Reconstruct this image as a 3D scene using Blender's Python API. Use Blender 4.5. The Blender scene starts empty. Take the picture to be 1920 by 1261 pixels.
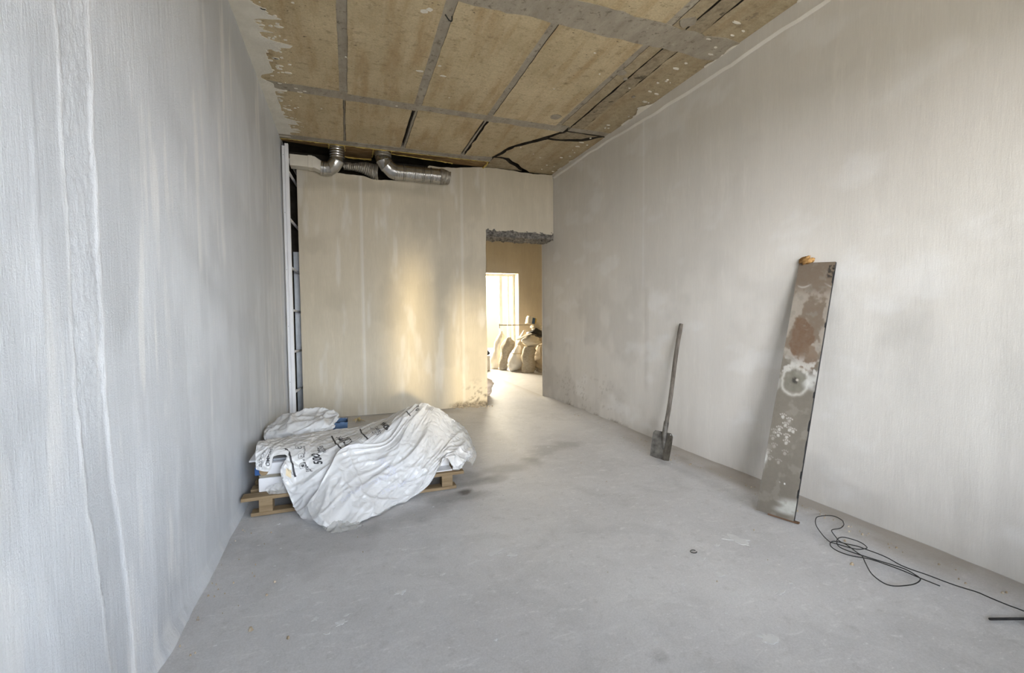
import bpy, bmesh, math, random
import numpy as np
from mathutils import Vector, Matrix

random.seed(7)
SC = bpy.context.scene
COL = SC.collection
W, D, H = 3.807, 6.5, 3.563          # room: x 0..W, back wall at y = D, ceiling at z = H
DB = 6.95                            # rear face of the back wall
FY = 11.6                            # far wall of the next room
Y0 = -0.7                            # window wall behind the camera

# ------------------------------------------------------------------ camera
cam = bpy.data.cameras.new('camera')
cam.sensor_width = 36.0
cam.lens = 842.84 * 36.0 / 1920.0
cam.clip_start = 0.05
co = bpy.data.objects.new('camera', cam)
COL.objects.link(co)
yaw, pit, rol = 0.349825, 0.0448452, -0.0084024
F = Vector((math.sin(yaw)*math.cos(pit), math.cos(yaw)*math.cos(pit), -math.sin(pit)))
R = Vector((math.cos(yaw), -math.sin(yaw), 0)); U = R.cross(F)
R2 = math.cos(rol)*R + math.sin(rol)*U
U2 = -math.sin(rol)*R + math.cos(rol)*U
mw = Matrix((R2, U2, -F)).transposed().to_4x4()
mw.translation = Vector((0.72532, 0, 1.35))
co.matrix_world = mw
SC.camera = co

# ------------------------------------------------------------------ world, lamps, exposure
SC.view_settings.view_transform = 'Standard'
SC.view_settings.look = 'None'
SC.view_settings.gamma = 1.0
SC.view_settings.use_curve_mapping = False
SC.view_settings.exposure = 0.10
wd = bpy.data.worlds.new('sky')
SC.world = wd
wd.use_nodes = True
wn = wd.node_tree
wn.nodes.clear()
w_out = wn.nodes.new('ShaderNodeOutputWorld')
w_bg = wn.nodes.new('ShaderNodeBackground')
w_sky = wn.nodes.new('ShaderNodeTexSky')
w_sky.sky_type = 'NISHITA'
w_sky.sun_disc = False
w_sky.sun_elevation = math.radians(14)
w_sky.sun_rotation = math.radians(-35)
w_sky.dust_density = 2.0
w_bg.inputs[1].default_value = 1.0
wn.links.new(w_sky.outputs[0], w_bg.inputs[0])
wn.links.new(w_bg.outputs[0], w_out.inputs[0])

def lamp(name, typ, loc, target, energy, color, **kw):
    l = bpy.data.lights.new(name, typ)
    l.energy = energy
    l.color = color
    for k, v in kw.items():
        setattr(l, k, v)
    o = bpy.data.objects.new(name, l)
    o.location = loc
    d = Vector(target) - Vector(loc)
    o.rotation_euler = d.to_track_quat('-Z', 'Y').to_euler()
    COL.objects.link(o)
    return o

# daylight of the big window behind the camera: sky from above, pale ground bounce from below
lamp('sky_daylight', 'AREA', (4.0, -8.0, 2.5), (1.8, 0.0, 1.4), 4200, (0.91, 0.95, 1.03),
     shape='RECTANGLE', size=14.0, size_y=3.4)
lamp('shadow_sky_lamp', 'AREA', (-2.9, -7.6, 2.9), (1.2, 0.0, 1.4), 1580, (0.94, 0.96, 1.0),
     shape='RECTANGLE', size=3.0, size_y=3.0)  # extra lamp added to strengthen the leaning board's cast shadow
lamp('ground_bounce', 'AREA', (0.5, -6.0, -0.9), (1.0, 0.0, 1.4), 1050, (1.0, 0.91, 0.72),
     shape='RECTANGLE', size=11.0, size_y=3.0)
# low sun on the far side of the building, coming in through the far window
lamp('low_sun', 'SUN', (2, 14, 4), (4.9, 10.0, 2.3), 2.2, (1.0, 0.86, 0.6), angle=math.radians(3))
# warm sky glow outside the far window
lamp('far_daylight', 'AREA', (4.0, FY+0.9, 1.9), (4.0, 7.6, 0.2), 800, (1.0, 0.88, 0.66),
     shape='RECTANGLE', size=2.4, size_y=2.2)
# two added warm spots, streaking a glow on the back wall from behind the camera
for nm, sx, tx, tz, e, ang, asp in (('added_glow_spot', 0.9, 1.60, 1.05, 7000, 6.5, 0.25), ('added_glow_spot', 0.7, 2.46, 0.55, 11000, 6.5, 0.28)):
    g = lamp(nm, 'SPOT', (sx, -7.0, 1.9), (tx, D, tz), e, (1.0, 0.80, 0.45),
             spot_size=math.radians(ang*2), spot_blend=1.0, shadow_soft_size=0.25)
    g.scale = (asp, 1, 1)

# ------------------------------------------------------------------ small numpy noise
def _h(ix, iy, s):
    n = (ix.astype(np.int64)*374761393 + iy.astype(np.int64)*668265263 + s*1442695041) & 0xffffffff
    n = ((n ^ (n >> 13)) * 1274126177) & 0xffffffff
    n = n ^ (n >> 16)
    return (n & 0xffffff) / float(0xffffff)
def vn(x, y, s=0):
    x = np.asarray(x, float); y = np.asarray(y, float)
    x, y = np.broadcast_arrays(x, y)
    ix = np.floor(x); iy = np.floor(y); fx = x-ix; fy = y-iy
    fx = fx*fx*(3-2*fx); fy = fy*fy*(3-2*fy)
    a = _h(ix, iy, s); b = _h(ix+1, iy, s); c = _h(ix, iy+1, s); d = _h(ix+1, iy+1, s)
    return (a*(1-fx)+b*fx)*(1-fy) + (c*(1-fx)+d*fx)*fy
def fbm(x, y, s=0, o=4):
    t = 0; a = 1; n = 0
    for k in range(o):
        t = t + a*vn(np.asarray(x)*2**k, np.asarray(y)*2**k, s+17*k); n += a; a *= .5
    return t/n
def sstep(a, b, x):
    t = np.clip((np.asarray(x, float)-a)/(b-a), 0, 1)
    return t*t*(3-2*t)

# ------------------------------------------------------------------ node materials
class Mt:
    def __init__(s, name, rough=.7, spec=.3, metal=0.0):
        s.m = bpy.data.materials.new(name); s.m.use_nodes = True
        s.t = s.m.node_tree
        s.b = s.t.nodes['Principled BSDF']
        s.b.inputs['Roughness'].default_value = rough
        s.b.inputs['Specular IOR Level'].default_value = spec
        s.b.inputs['Metallic'].default_value = metal
        s.c = s.t.nodes.new('ShaderNodeTexCoord').outputs['Object']
    def n(s, typ): return s.t.nodes.new(typ)
    def l(s, a, b): s.t.links.new(a, b)
    def vec(s, sc, rot=(0, 0, 0)):
        m = s.n('ShaderNodeMapping'); m.inputs['Scale'].default_value = sc; m.inputs['Rotation'].default_value = rot
        s.l(s.c, m.inputs[0]); return m.outputs[0]
    def noise(s, scale, detail=5, rough=.55, v=None, dist=0.0):
        q = s.n('ShaderNodeTexNoise'); q.inputs['Scale'].default_value = scale; q.inputs['Detail'].default_value = detail
        q.inputs['Roughness'].default_value = rough; q.inputs['Distortion'].default_value = dist
        s.l(v if v else s.c, q.inputs['Vector']); return q.outputs['Fac']
    def ramp(s, f, stops):
        r = s.n('ShaderNodeValToRGB'); e = r.color_ramp.elements
        while len(e) < len(stops): e.new(.5)
        for i, (p, c) in enumerate(stops):
            e[i].position = p; e[i].color = (c, c, c, 1) if isinstance(c, (int, float)) else (*c, 1)
        s.l(f, r.inputs[0]); return r.outputs[0]
    def mix(s, f, a, b, mode='MIX'):
        m = s.n('ShaderNodeMix'); m.data_type = 'RGBA'; m.blend_type = mode
        for i, v in ((0, f), (6, a), (7, b)):
            if isinstance(v, tuple): m.inputs[i].default_value = (*v, 1)
            elif isinstance(v, (int, float)): m.inputs[i].default_value = v
            else: s.l(v, m.inputs[i])
        return m.outputs[2]
    def math(s, op, a, b=0.0):
        m = s.n('ShaderNodeMath'); m.operation = op
        for i, v in ((0, a), (1, b)):
            if isinstance(v, (int, float)): m.inputs[i].default_value = v
            else: s.l(v, m.inputs[i])
        return m.outputs[0]
    def attr(s, name):
        a = s.n('ShaderNodeAttribute'); a.attribute_name = name
        q = s.n('ShaderNodeSeparateColor'); s.l(a.outputs['Color'], q.inputs[0])
        return q.outputs[0], q.outputs[1], q.outputs[2], a.outputs['Color']
    def color(s, c):
        if isinstance(c, tuple): s.b.inputs['Base Color'].default_value = (*c, 1)
        else: s.l(c, s.b.inputs['Base Color'])
        return s
    def bump(s, h, strength=.3, dist=.01):
        b = s.n('ShaderNodeBump'); b.inputs['Strength'].default_value = strength; b.inputs['Distance'].default_value = dist
        s.l(h, b.inputs['Height']); s.l(b.outputs[0], s.b.inputs['Normal']); return s

def simple(name, c1, c2, scale=8, rough=.6, spec=.3, metal=0.0, stretch=(1, 1, 1), bump=.15, bd=.004, bs=60):
    m = Mt(name, rough, spec, metal)
    v = m.vec(stretch)
    m.color(m.ramp(m.noise(scale, 5, .6, v), [(.3, c1), (.7, c2)]))
    if bump: m.bump(m.noise(bs, 4, .6, v), bump, bd)
    return m.m

def plaster(name, lo, hi, rough=.6, spec=.25, grit=.3, streak=.5):
    m = Mt(name, rough, spec)
    big = m.noise(.8, 5, .6)
    st = m.noise(2.2, 7, .62, m.vec((3.0, 3.0, .28)))
    bl = m.noise(1.7, 4, .5, None, .6)
    c = m.ramp(big, [(.25, lo), (.72, hi)])
    c = m.mix(m.ramp(st, [(.35, streak), (.6, 0.0)]), c, tuple(x*.86 for x in lo))
    c = m.mix(m.ramp(bl, [(.58, 0.0), (.68, .22)]), c, tuple(x*.88 for x in lo))
    c = m.mix(m.ramp(m.noise(5, 8, .7, m.vec((2.5, 2.5, .5))), [(.55, 0.0), (.75, .45)]), c, tuple(min(.82, x*1.12) for x in hi))
    r, g, b, _ = m.attr('mask')
    c = m.mix(m.math('MULTIPLY', r, .55), c, tuple(x*.62 for x in lo))
    c = m.mix(m.math('MULTIPLY', g, .8), c, (.86, .86, .86))
    c = m.mix(b, c, m.ramp(m.noise(40, 5, .7), [(.35, (.10, .085, .065)), (.62, (.36, .31, .24))]))
    m.color(c)
    c0 = m.ramp(m.noise(34, 6, .72, m.vec((3.4, 3.4, .22))), [(.34, .80), (.62, 1.0)])
    m.color(m.mix(streak, c, c0, 'MULTIPLY'))
    fine = m.noise(26, 9, .72, m.vec((2.6, 2.6, .30)))
    gr = m.noise(150, 4, .7)
    hgt = m.math('ADD', fine, m.math('MULTIPLY', gr, .45))
    m.bump(hgt, grit, .012)
    return m.m

M = {}
M['plaster_left'] = plaster('plaster_left', (.68, .705, .745), (.76, .785, .82), .44, .4, .6, .35)  # base colour tinted blue to carry the cool sky light
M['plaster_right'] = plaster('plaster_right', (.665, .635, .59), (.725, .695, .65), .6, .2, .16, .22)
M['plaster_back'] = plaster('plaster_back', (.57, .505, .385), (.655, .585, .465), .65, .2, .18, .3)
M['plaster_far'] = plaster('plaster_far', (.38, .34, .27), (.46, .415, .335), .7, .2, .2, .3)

def floor_mat():
    m = Mt('concrete_floor', .62, .3)
    c = m.ramp(m.noise(.9, 6, .6), [(.3, (.50, .495, .50)), (.7, (.61, .605, .605))])
    sc = m.noise(3.2, 9, .68, m.vec((1.0, 2.8, 1), (0, 0, .35)), .4)
    c = m.mix(m.ramp(sc, [(.56, 0.0), (.72, .5)]), c, (.68, .675, .67))
    c = m.mix(m.ramp(m.noise(2.3, 7, .65, None, 1.0), [(.5, 0.0), (.68, .4)]), c, (.40, .40, .40))
    c = m.mix(m.ramp(m.noise(60, 3, .6), [(.72, 0.0), (.78, .5)]), c, (.24, .23, .21))
    c = m.mix(m.ramp(m.noise(11, 7, .72, m.vec((.8, 2.0, 1), (0, 0, .35)), .6), [(.57, 0.0), (.66, .55)]), c, (.70, .695, .69))
    c = m.mix(m.ramp(m.noise(38, 3, .6, m.vec((.7, 1.8, 1), (0, 0, .35))), [(.66, 0.0), (.71, .6)]), c, (.74, .735, .73))
    c = m.mix(m.ramp(m.noise(14, 6, .7), [(.55, 0.0), (.75, .5)]), c, (.36, .355, .35))
    c = m.mix(.5, c, m.ramp(m.noise(130, 4, .75), [(.3, .62), (.7, 1.0)]), 'MULTIPLY')
    c = m.mix(1.0, c, (1.12, 1.12, 1.12), 'MULTIPLY')
    r, g, b, _ = m.attr('mask')
    c = m.mix(m.math('MULTIPLY', r, .85), c, (.06, .055, .05))
    c = m.mix(m.math('MULTIPLY', g, .8), c, (.31, .27, .22))
    c = m.mix(m.math('MULTIPLY', b, .5), c, (.40, .33, .22))
    m.color(c)
    m.bump(m.math('ADD', m.noise(9, 8, .7), m.math('MULTIPLY', m.noise(90, 4, .7), .25)), .3, .008)
    return m.m
M['floor'] = floor_mat()

def ceil_mat():
    m = Mt('ceiling_concrete', .85, .15)
    c = m.ramp(m.noise(1.6, 7, .65), [(.28, (.42, .345, .22)), (.72, (.60, .505, .345))])
    c = m.mix(m.ramp(m.noise(2.2, 6, .65, m.vec((3.2, .5, 1))), [(.46, 0.0), (.66, .65)]), c, (.37, .26, .14))
    c = m.mix(m.ramp(m.noise(9, 8, .75, m.vec((1, 1.6, 1))), [(.54, 0.0), (.70, .75)]), c, (.22, .17, .105))
    c = m.mix(m.ramp(m.noise(26, 3, .6, m.vec((1, 2.2, 1))), [(.665, 0.0), (.72, .9)]), c, (.10, .08, .06))
    r, g, b, _ = m.attr('mask')
    c = m.mix(m.math('MULTIPLY', r, .8), c, m.ramp(m.noise(14, 6, .7), [(.35, (.13, .11, .085)), (.65, (.33, .28, .21))]))
    c = m.mix(.75, c, m.ramp(m.noise(60, 6, .78), [(.3, .60), (.68, 1.0)]), 'MULTIPLY')
    c = m.mix(1.0, c, (1.2, 1.19, 1.17), 'MULTIPLY')
    blot = m.ramp(m.noise(7, 5, .65), [(.60, 0.0), (.68, 1.0)])
    c = m.mix(m.math('MULTIPLY', m.math('MULTIPLY', r, blot), .9), c, (.055, .047, .036))
    m.color(c)
    m.bump(m.noise(30, 7, .7), .3, .008)
    return m.m
M['ceiling'] = ceil_mat()
def mortar_mat():
    m = Mt('seam_mortar', .9, .15)
    c = m.ramp(m.noise(7, 8, .7, m.vec((1, .4, 1))), [(.3, (.29, .255, .205)), (.7, (.46, .415, .345))])
    c = m.mix(m.ramp(m.noise(20, 6, .7), [(.56, 0.0), (.66, .75)]), c, (.16, .14, .11))
    c = m.mix(m.ramp(m.noise(34, 6, .75), [(.62, 0.0), (.70, .9)]), c, (.05, .045, .035))
    c = m.mix(m.ramp(m.noise(12, 7, .75), [(.60, 0.0), (.72, .6)]), c, (.56, .51, .43))
    m.color(c); m.bump(m.noise(24, 8, .75), .6, .015)
    return m.m
M['mortar'] = mortar_mat()
M['slab'] = simple('shade_slab', (.025, .022, .018), (.06, .052, .042), 6, .95, .1)  # near-black colour paints the shade inside gaps and cracks
M['smear'] = simple('plaster_smear', (.68, .65, .58), (.80, .77, .70), 6, .7, .2, bump=.6, bs=40, bd=.01)
M['lintel'] = simple('rough_lintel', (.05, .047, .042), (.34, .31, .27), 22, .95, .1, bump=.8, bs=60, bd=.02)
M['brown_board'] = simple('brown_board', (.15, .085, .035), (.36, .24, .12), 9, .9, .1, stretch=(.6, 4, 1), bump=.4, bs=30)
M['grey_board'] = simple('grey_board', (.30, .25, .19), (.40, .34, .27), 6, .9, .1)
M['foam'] = simple('yellow_foam', (.48, .33, .07), (.72, .56, .20), 20, .8, .2, bump=.6)
M['duct'] = simple('galvanised_steel', (.42, .41, .40), (.66, .65, .63), 7, .24, .5, .95, bump=.12, bs=14, bd=.02)
M['duct_dark'] = simple('dull_flexible_duct', (.22, .20, .17), (.48, .45, .40), 16, .42, .4, .7, stretch=(5, 1, 1), bump=.5, bs=40, bd=.01)
M['white_pvc'] = simple('white_plastic_duct', (.62, .58, .50), (.72, .68, .60), 5, .45, .3, bump=.05)
M['white_metal'] = simple('white_coated_metal', (.76, .76, .78), (.82, .82, .84), 4, .35, .5, bump=.03)
M['grey_metal'] = simple('grey_zinc_metal', (.36, .38, .41), (.48, .50, .53), 6, .4, .5, .6, bump=.05)
M['dark'] = simple('black_rubber', (.012, .012, .012), (.03, .03, .03), 10, .55, .3, bump=.05)
M['print'] = simple('black_print', (.03, .03, .035), (.06, .06, .065), 10, .5, .3, bump=0)
M['faint_print'] = simple('faded_print', (.62, .63, .70), (.72, .73, .78), 30, .4, .3, bump=0)
M['wood'] = simple('pallet_wood', (.19, .13, .07), (.34, .25, .15), 5, .8, .2, stretch=(.6, 7, 7), bump=.3, bs=20)
M['wood_dusty'] = simple('dusty_pallet_wood', (.36, .32, .27), (.48, .43, .37), 6, .85, .15, stretch=(.8, 5, 5), bump=.3, bs=20)
M['blue'] = simple('blue_card', (.03, .09, .26), (.05, .14, .36), 8, .6, .3, bump=.1)
M['blue_worn'] = simple('worn_blue_card', (.035, .08, .17), (.11, .17, .27), 6, .7, .2, bump=.2)
M['sticker'] = simple('cream_sticker', (.72, .58, .36), (.80, .70, .52), 60, .6, .3, bump=0)
M['bag_cream'] = simple('cream_bag', (.60, .54, .43), (.74, .69, .58), 5, .5, .3, bump=.4, bs=18, bd=.02)
M['bag_white'] = simple('white_bag', (.70, .66, .58), (.80, .77, .70), 5, .4, .35, bump=.4, bs=16, bd=.02)
M['bag_woven'] = simple('woven_sack', (.33, .29, .22), (.52, .47, .38), 26, .75, .2, stretch=(.7, .7, 2.4), bump=.7, bs=60, bd=.015)
M['bag_beige'] = simple('beige_sack', (.46, .38, .27), (.58, .50, .38), 5, .6, .25, bump=.4, bs=20, bd=.02)
M['bag_pink'] = simple('pinkish_bag', (.66, .56, .50), (.78, .70, .64), 4, .5, .3, bump=.4, bs=14, bd=.02)
M['black_bag'] = simple('black_plastic_bag', (.012, .011, .010), (.03, .028, .025), 6, .35, .4, bump=.5, bs=14, bd=.02)
M['grey_plank'] = simple('grey_plank', (.20, .18, .14), (.33, .30, .24), 8, .8, .2, stretch=(1, 6, 6))
M['dirty_steel'] = simple('dirty_steel', (.055, .050, .042), (.21, .195, .17), 16, .6, .4, .35, bump=.4, bs=50)
M['handle_wood'] = simple('grey_stained_wood', (.06, .050, .040), (.175, .15, .125), 14, .8, .2, stretch=(3, 3, .5), bump=.3, bs=40)
M['crumb'] = simple('rubble_crumb', (.30, .22, .13), (.55, .48, .38), 30, .9, .1)
M['chalk'] = simple('plaster_spatter', (.58, .58, .575), (.68, .68, .675), 12, .8, .15)
M['orange_foam'] = simple('orange_foam', (.20, .10, .035), (.46, .27, .10), 60, .85, .15, bump=.6)
M['shim'] = simple('dark_brown_wood', (.10, .055, .03), (.19, .115, .07), 8, .8, .2)
M['straw'] = simple('straw_scrap', (.50, .40, .20), (.66, .56, .34), 20, .8, .2)
M['frame_paint'] = simple('white_window_frame', (.80, .79, .76), (.84, .83, .80), 3, .4, .4, bump=0)
M['asphalt'] = simple('courtyard_ground', (.30, .29, .27), (.40, .39, .36), 2, .95, .1)

def film_mat(name, base, trans):
    m = Mt(name, .24, .5)
    m.color(m.ramp(m.noise(5, 4, .5), [(.3, tuple(x*.95 for x in base)), (.7, base)]))
    vo = m.n('ShaderNodeTexVoronoi'); vo.feature = 'DISTANCE_TO_EDGE'; vo.inputs['Scale'].default_value = 13
    nz_ = m.n('ShaderNodeTexNoise'); nz_.inputs['Scale'].default_value = 6; m.l(m.c, nz_.inputs['Vector'])
    ad = m.n('ShaderNodeVectorMath'); ad.operation = 'MULTIPLY_ADD'; m.l(nz_.outputs['Color'], ad.inputs[0]); ad.inputs[1].default_value = (.18, .18, .18); m.l(m.c, ad.inputs[2])
    m.l(ad.outputs[0], vo.inputs['Vector'])
    m.bump(m.math('ADD', m.math('MULTIPLY', vo.outputs['Distance'], 1.6), m.math('MULTIPLY', m.noise(60, 4, .6), .12)), .55, .012)
    tl = m.n('ShaderNodeBsdfTranslucent'); tl.inputs[0].default_value = (*base, 1)
    mx = m.n('ShaderNodeMixShader'); mx.inputs[0].default_value = trans
    out = m.t.nodes['Material Output']
    m.l(m.b.outputs[0], mx.inputs[1]); m.l(tl.outputs[0], mx.inputs[2]); m.l(mx.outputs[0], out.inputs[0])
    return m.m
M['film'] = film_mat('white_polythene', (.73, .73, .73), .08)
def clear_mat(name, tint, solid, rough=.12):
    m = Mt(name, rough, .6); m.color(tint)
    tr = m.n('ShaderNodeBsdfTransparent')
    mx = m.n('ShaderNodeMixShader'); mx.inputs[0].default_value = solid
    out = m.t.nodes['Material Output']
    m.bump(m.noise(40, 5, .6), .3, .01)
    m.l(tr.outputs[0], mx.inputs[1]); m.l(m.b.outputs[0], mx.inputs[2]); m.l(mx.outputs[0], out.inputs[0])
    return m.m
M['clear_film'] = clear_mat('clear_polythene', (.70, .70, .68), .42)
M['glass'] = clear_mat('window_glass', (.9, .92, .92), .06, .02)

def board_mat():
    m = Mt('weathered_board', .55, .3)
    _, _, _, col = m.attr('paint')
    c = m.mix(m.ramp(m.noise(28, 6, .7), [(.4, 0.0), (.7, .30)]), col, (.20, .175, .145))
    m.color(c); m.bump(m.noise(50, 5, .7), .2, .004)
    return m.m
M['board'] = board_mat()

# ------------------------------------------------------------------ object helpers
def link(o, parent=None):
    COL.objects.link(o)
    if parent is not None:
        o.parent = parent
        o.matrix_parent_inverse = Matrix.Identity(4)
        o.location = o.location - parent.location
    return o
def tag(o, label, cat, group=None):
    o['label'] = label; o['category'] = cat
    if group: o['group'] = group
    return o
def struct(o):
    o['kind'] = 'structure'; return o
def thing(name, loc, label, cat, group=None):
    o = bpy.data.objects.new(name, None); o.location = loc
    o.empty_display_size = .1
    COL.objects.link(o)
    return tag(o, label, cat, group)
def mesh(name, v, f, mat, parent=None, smooth=False, mask=None, attr='mask'):
    """v in world metres; a child keeps them through its parent's unrotated origin"""
    me = bpy.data.meshes.new(name)
    v = np.asarray(v, float)
    if isinstance(f, np.ndarray):
        nf = len(f); k = f.shape[1]
        me.vertices.add(len(v)); me.vertices.foreach_set('co', v.ravel())
        me.loops.add(nf*k); me.loops.foreach_set('vertex_index', f.ravel().astype(np.int32))
        me.polygons.add(nf); me.polygons.foreach_set('loop_start', np.arange(0, nf*k, k, dtype=np.int32))
        me.update(calc_edges=True)
    else:
        me.from_pydata([tuple(p) for p in v], [], f)
    if mask is not None:
        a = me.color_attributes.new(attr, 'FLOAT_COLOR', 'POINT')
        a.data.foreach_set('color', np.concatenate([np.asarray(mask, float), np.ones((len(v), 1))], 1).ravel())
    me.materials.append(M[mat] if isinstance(mat, str) else mat)
    if smooth: me.polygons.foreach_set('use_smooth', np.ones(len(me.polygons), dtype=bool))
    me.validate()
    o = bpy.data.objects.new(name, me)
    return link(o, parent)
def gridf(nu, nv, off=0):
    i, j = np.meshgrid(np.arange(nu-1), np.arange(nv-1), indexing='ij')
    a = (i*nv+j).ravel()+off
    return np.stack([a, a+nv, a+nv+1, a+1], 1)
class MB:
    def __init__(s): s.v = []; s.f = []
    def add(s, v, f):
        o = len(s.v); s.v += [tuple(p) for p in v]; s.f += [tuple(int(i)+o for i in q) for q in f]; return s
    def box(s, x0, x1, y0, y1, z0, z1, bev=0.0, rot=0.0):
        bm = bmesh.new()
        bmesh.ops.create_cube(bm, size=1)
        cx, cy, cz = (x0+x1)/2, (y0+y1)/2, (z0+z1)/2
        for w in bm.verts:
            w.co = Vector((w.co.x*(x1-x0), w.co.y*(y1-y0), w.co.z*(z1-z0)))
        if bev: bmesh.ops.bevel(bm, geom=bm.edges[:], offset=bev, segments=2, affect='EDGES', profile=.5)
        c, q = math.cos(rot), math.sin(rot)
        bm.verts.index_update()
        s.add([(w.co.x*c-w.co.y*q+cx, w.co.x*q+w.co.y*c+cy, w.co.z+cz) for w in bm.verts], [[w.index for w in f.verts] for f in bm.faces])
        bm.free(); return s
    def tube(s, pts, r, seg=10, cap=True, flat=1.0):
        pts = [Vector(p) for p in pts]; n = len(pts)
        rr = r if isinstance(r, (list, tuple)) else [r]*n
        v = []; up = None
        for i, p in enumerate(pts):
            t = (pts[min(i+1, n-1)]-pts[max(i-1, 0)]).normalized()
            if up is None:
                up = Vector((0, 0, 1)) if abs(t.z) < .9 else Vector((1, 0, 0))
            b = t.cross(up).normalized(); up = b.cross(t).normalized()
            for k in range(seg):
                a = 2*math.pi*k/seg
                v.append(p+rr[i]*(math.cos(a)*b+math.sin(a)*up*flat))
        f = [(i*seg+k, i*seg+(k+1) % seg, (i+1)*seg+(k+1) % seg, (i+1)*seg+k) for i in range(n-1) for k in range(seg)]
        if cap:
            f.append(tuple(range(seg))[::-1]); f.append(tuple(range((n-1)*seg, n*seg)))
        return s.add(v, f)
    def prism(s, poly, z0, z1):
        n = len(poly)
        v = [(x, y, z0) for x, y in poly]+[(x, y, z1) for x, y in poly]
        f = [tuple(range(n))[::-1], tuple(range(n, 2*n))]+[(i, (i+1) % n, n+(i+1) % n, n+i) for i in range(n)]
        return s.add(v, f)
    def build(s, name, mat, parent=None, smooth=False):
        return mesh(name, s.v, s.f, mat, parent, smooth)
def smooth_angle(o, deg=35):
    me = o.data
    me.polygons.foreach_set('use_smooth', np.ones(len(me.polygons), dtype=bool))
    me.set_sharp_from_angle(angle=math.radians(deg))
    return o
def crom(P, n, closed=False):
    """Catmull-Rom through rows of P (k, dim) resampled to n"""
    P = np.asarray(P, float); k = len(P)
    t = np.linspace(0, k-1, n); i = np.clip(np.floor(t).astype(int), 0, k-2); u = (t-i)[:, None]
    p0 = P[np.maximum(i-1, 0)]; p1 = P[i]; p2 = P[i+1]; p3 = P[np.minimum(i+2, k-1)]
    return .5*((2*p1)+(p2-p0)*u+(2*p0-5*p1+4*p2-p3)*u**2+(3*p1-p0-3*p2+p3)*u**3)
def jag(poly, step=.045, amp=.007, seed=0):
    out = []
    n = len(poly)
    for i in range(n):
        a = Vector(poly[i]); b = Vector(poly[(i+1) % n]); d = b-a; L = d.length
        k = max(1, int(L/step)); nn = Vector((-d.y, d.x))/max(L, 1e-6)
        for j in range(k):
            p = a+d*j/k
            o = (float(fbm(p.x*9+seed, p.y*9, 5, 3))-.5)*2*amp if j else 0
            out.append(tuple(p+nn*o))
    return out

# ------------------------------------------------------------------ the room shell
# floor (one slab through both rooms)
fx = np.concatenate([np.arange(-1.2, 0, .1), np.arange(0, 3.85, .025), np.arange(3.9, 7.3, .1)])
fy = np.concatenate([np.arange(Y0-.3, 1.2, .08), np.arange(1.2, 7.0, .03), np.arange(7.05, FY+.5, .1)])
X, Y = np.meshgrid(fx, fy, indexing='ij')
nz = fbm(X*2.2, Y*2.2, 3, 4)
Z = (fbm(X*1.3, Y*1.3, 9, 3)-.5)*.006 - .003
Z = Z + .028*sstep(W-.16, W+.01, X)*sstep(7.0, 6.6, Y)*(X < W+.2)*(.5+nz)
def blob(cx, cy, rx, ry, a=0, k=.5, sd=1, fr=6):
    c, s_ = math.cos(a), math.sin(a)
    dx, dy = X-cx, Y-cy
    u = (dx*c+dy*s_)/rx; v = (-dx*s_+dy*c)/ry
    r = np.sqrt(u*u+v*v)+(fbm(X*fr, Y*fr, sd, 4)-.5)*k*2
    return sstep(1.15, .35, r)
mr = .95*blob(1.545, 3.345, .075, .05, .2, .35, 4, 18)+.45*blob(1.50, 3.28, .28, .10, .1, .6, 5)+.36*blob(2.0, 3.75, .5, .14, .25, .7, 6)
mr = mr+.35*blob(1.6, 3.65, .25, .22, 0, .6, 8)+.7*blob(3.50, 1.0, .10, .05, .5, .6, 9, 15)+.5*blob(1.85, 1.42, .05, .035, 0, .5, 2, 12)
mr = mr+.30*blob(1.05, 3.05, .45, .14, .3, .7, 15)+.35*blob(1.75, 3.5, .35, .10, .2, .7, 16)+.30*blob(2.6, 4.1, .5, .2, .4, .8, 12)+.25*blob(.5, 2.9, .5, .35, 0, .7, 13)+.8*blob(3.785, 2.72, .035, .03, 0, .4, 6, 20)
edge = (W-.02-X)+.10*(fbm(X*3, Y*1.5, 21, 4)-.5)
band = sstep(.30, .10, edge)*(X < W)*sstep(5.2, 3.0, Y)*(.45+.55*sstep(.35, .6, fbm(X*6, Y*2.5, 31, 4)))
band = band+sstep(.22, .02, edge+.05)*(X < W)*.5
mg = np.clip(band, 0, 1)
mb = .7*blob(1.2, 6.35, 1.2, .25, 0, .5, 14)*(Y < D)
struct(mesh('floor', np.stack([X, Y, Z], -1).reshape(-1, 3), gridf(len(fx), len(fy)), 'floor',
            smooth=True, mask=np.stack([np.clip(mr, 0, 1), mg, np.clip(mb, 0, 1)], -1).reshape(-1, 3)))
FLOOR = bpy.data.objects['floor']

# left wall: fine relief near the camera (rough screed strip, trowel ridges)
wy = np.concatenate([np.arange(Y0, 1.2, .1), np.arange(1.2, 2.6, .008), np.arange(2.6, DB+.02, .03)])
wz = np.arange(-.06, H+.03, .012)
A, B = np.meshgrid(wy, wz, indexing='ij')
cen = 1.70+.11*sstep(1.2, .1, B)+.03*(fbm(B*1.1, A*0, 3, 3)-.5)
hw = .075+.02*(fbm(B*2.2, A*0+5, 7, 3)-.5)
e1 = A-(cen-hw)-.02*(fbm(B*9, A*0, 11, 4)-.5); e2 = A-(cen+hw)-.02*(fbm(B*9, A*0+3, 13, 4)-.5)
inside = sstep(-.006, .006, e1)*sstep(.006, -.006, e2)
rough_up = sstep(.7, 1.3, B)
disp = -.004*inside+inside*rough_up*(fbm(A*95, B*80, 17, 3)-.5)*.010
ridge = lambda e, w: np.exp(-(e/w)**2)
disp = disp+(ridge(e1+.006, .006)*.0042+ridge(e2-.006, .006)*.0032)*(.1+1.3*vn(A*0, B*7, 23))*(.5+vn(A*90, B*60, 24))
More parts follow.
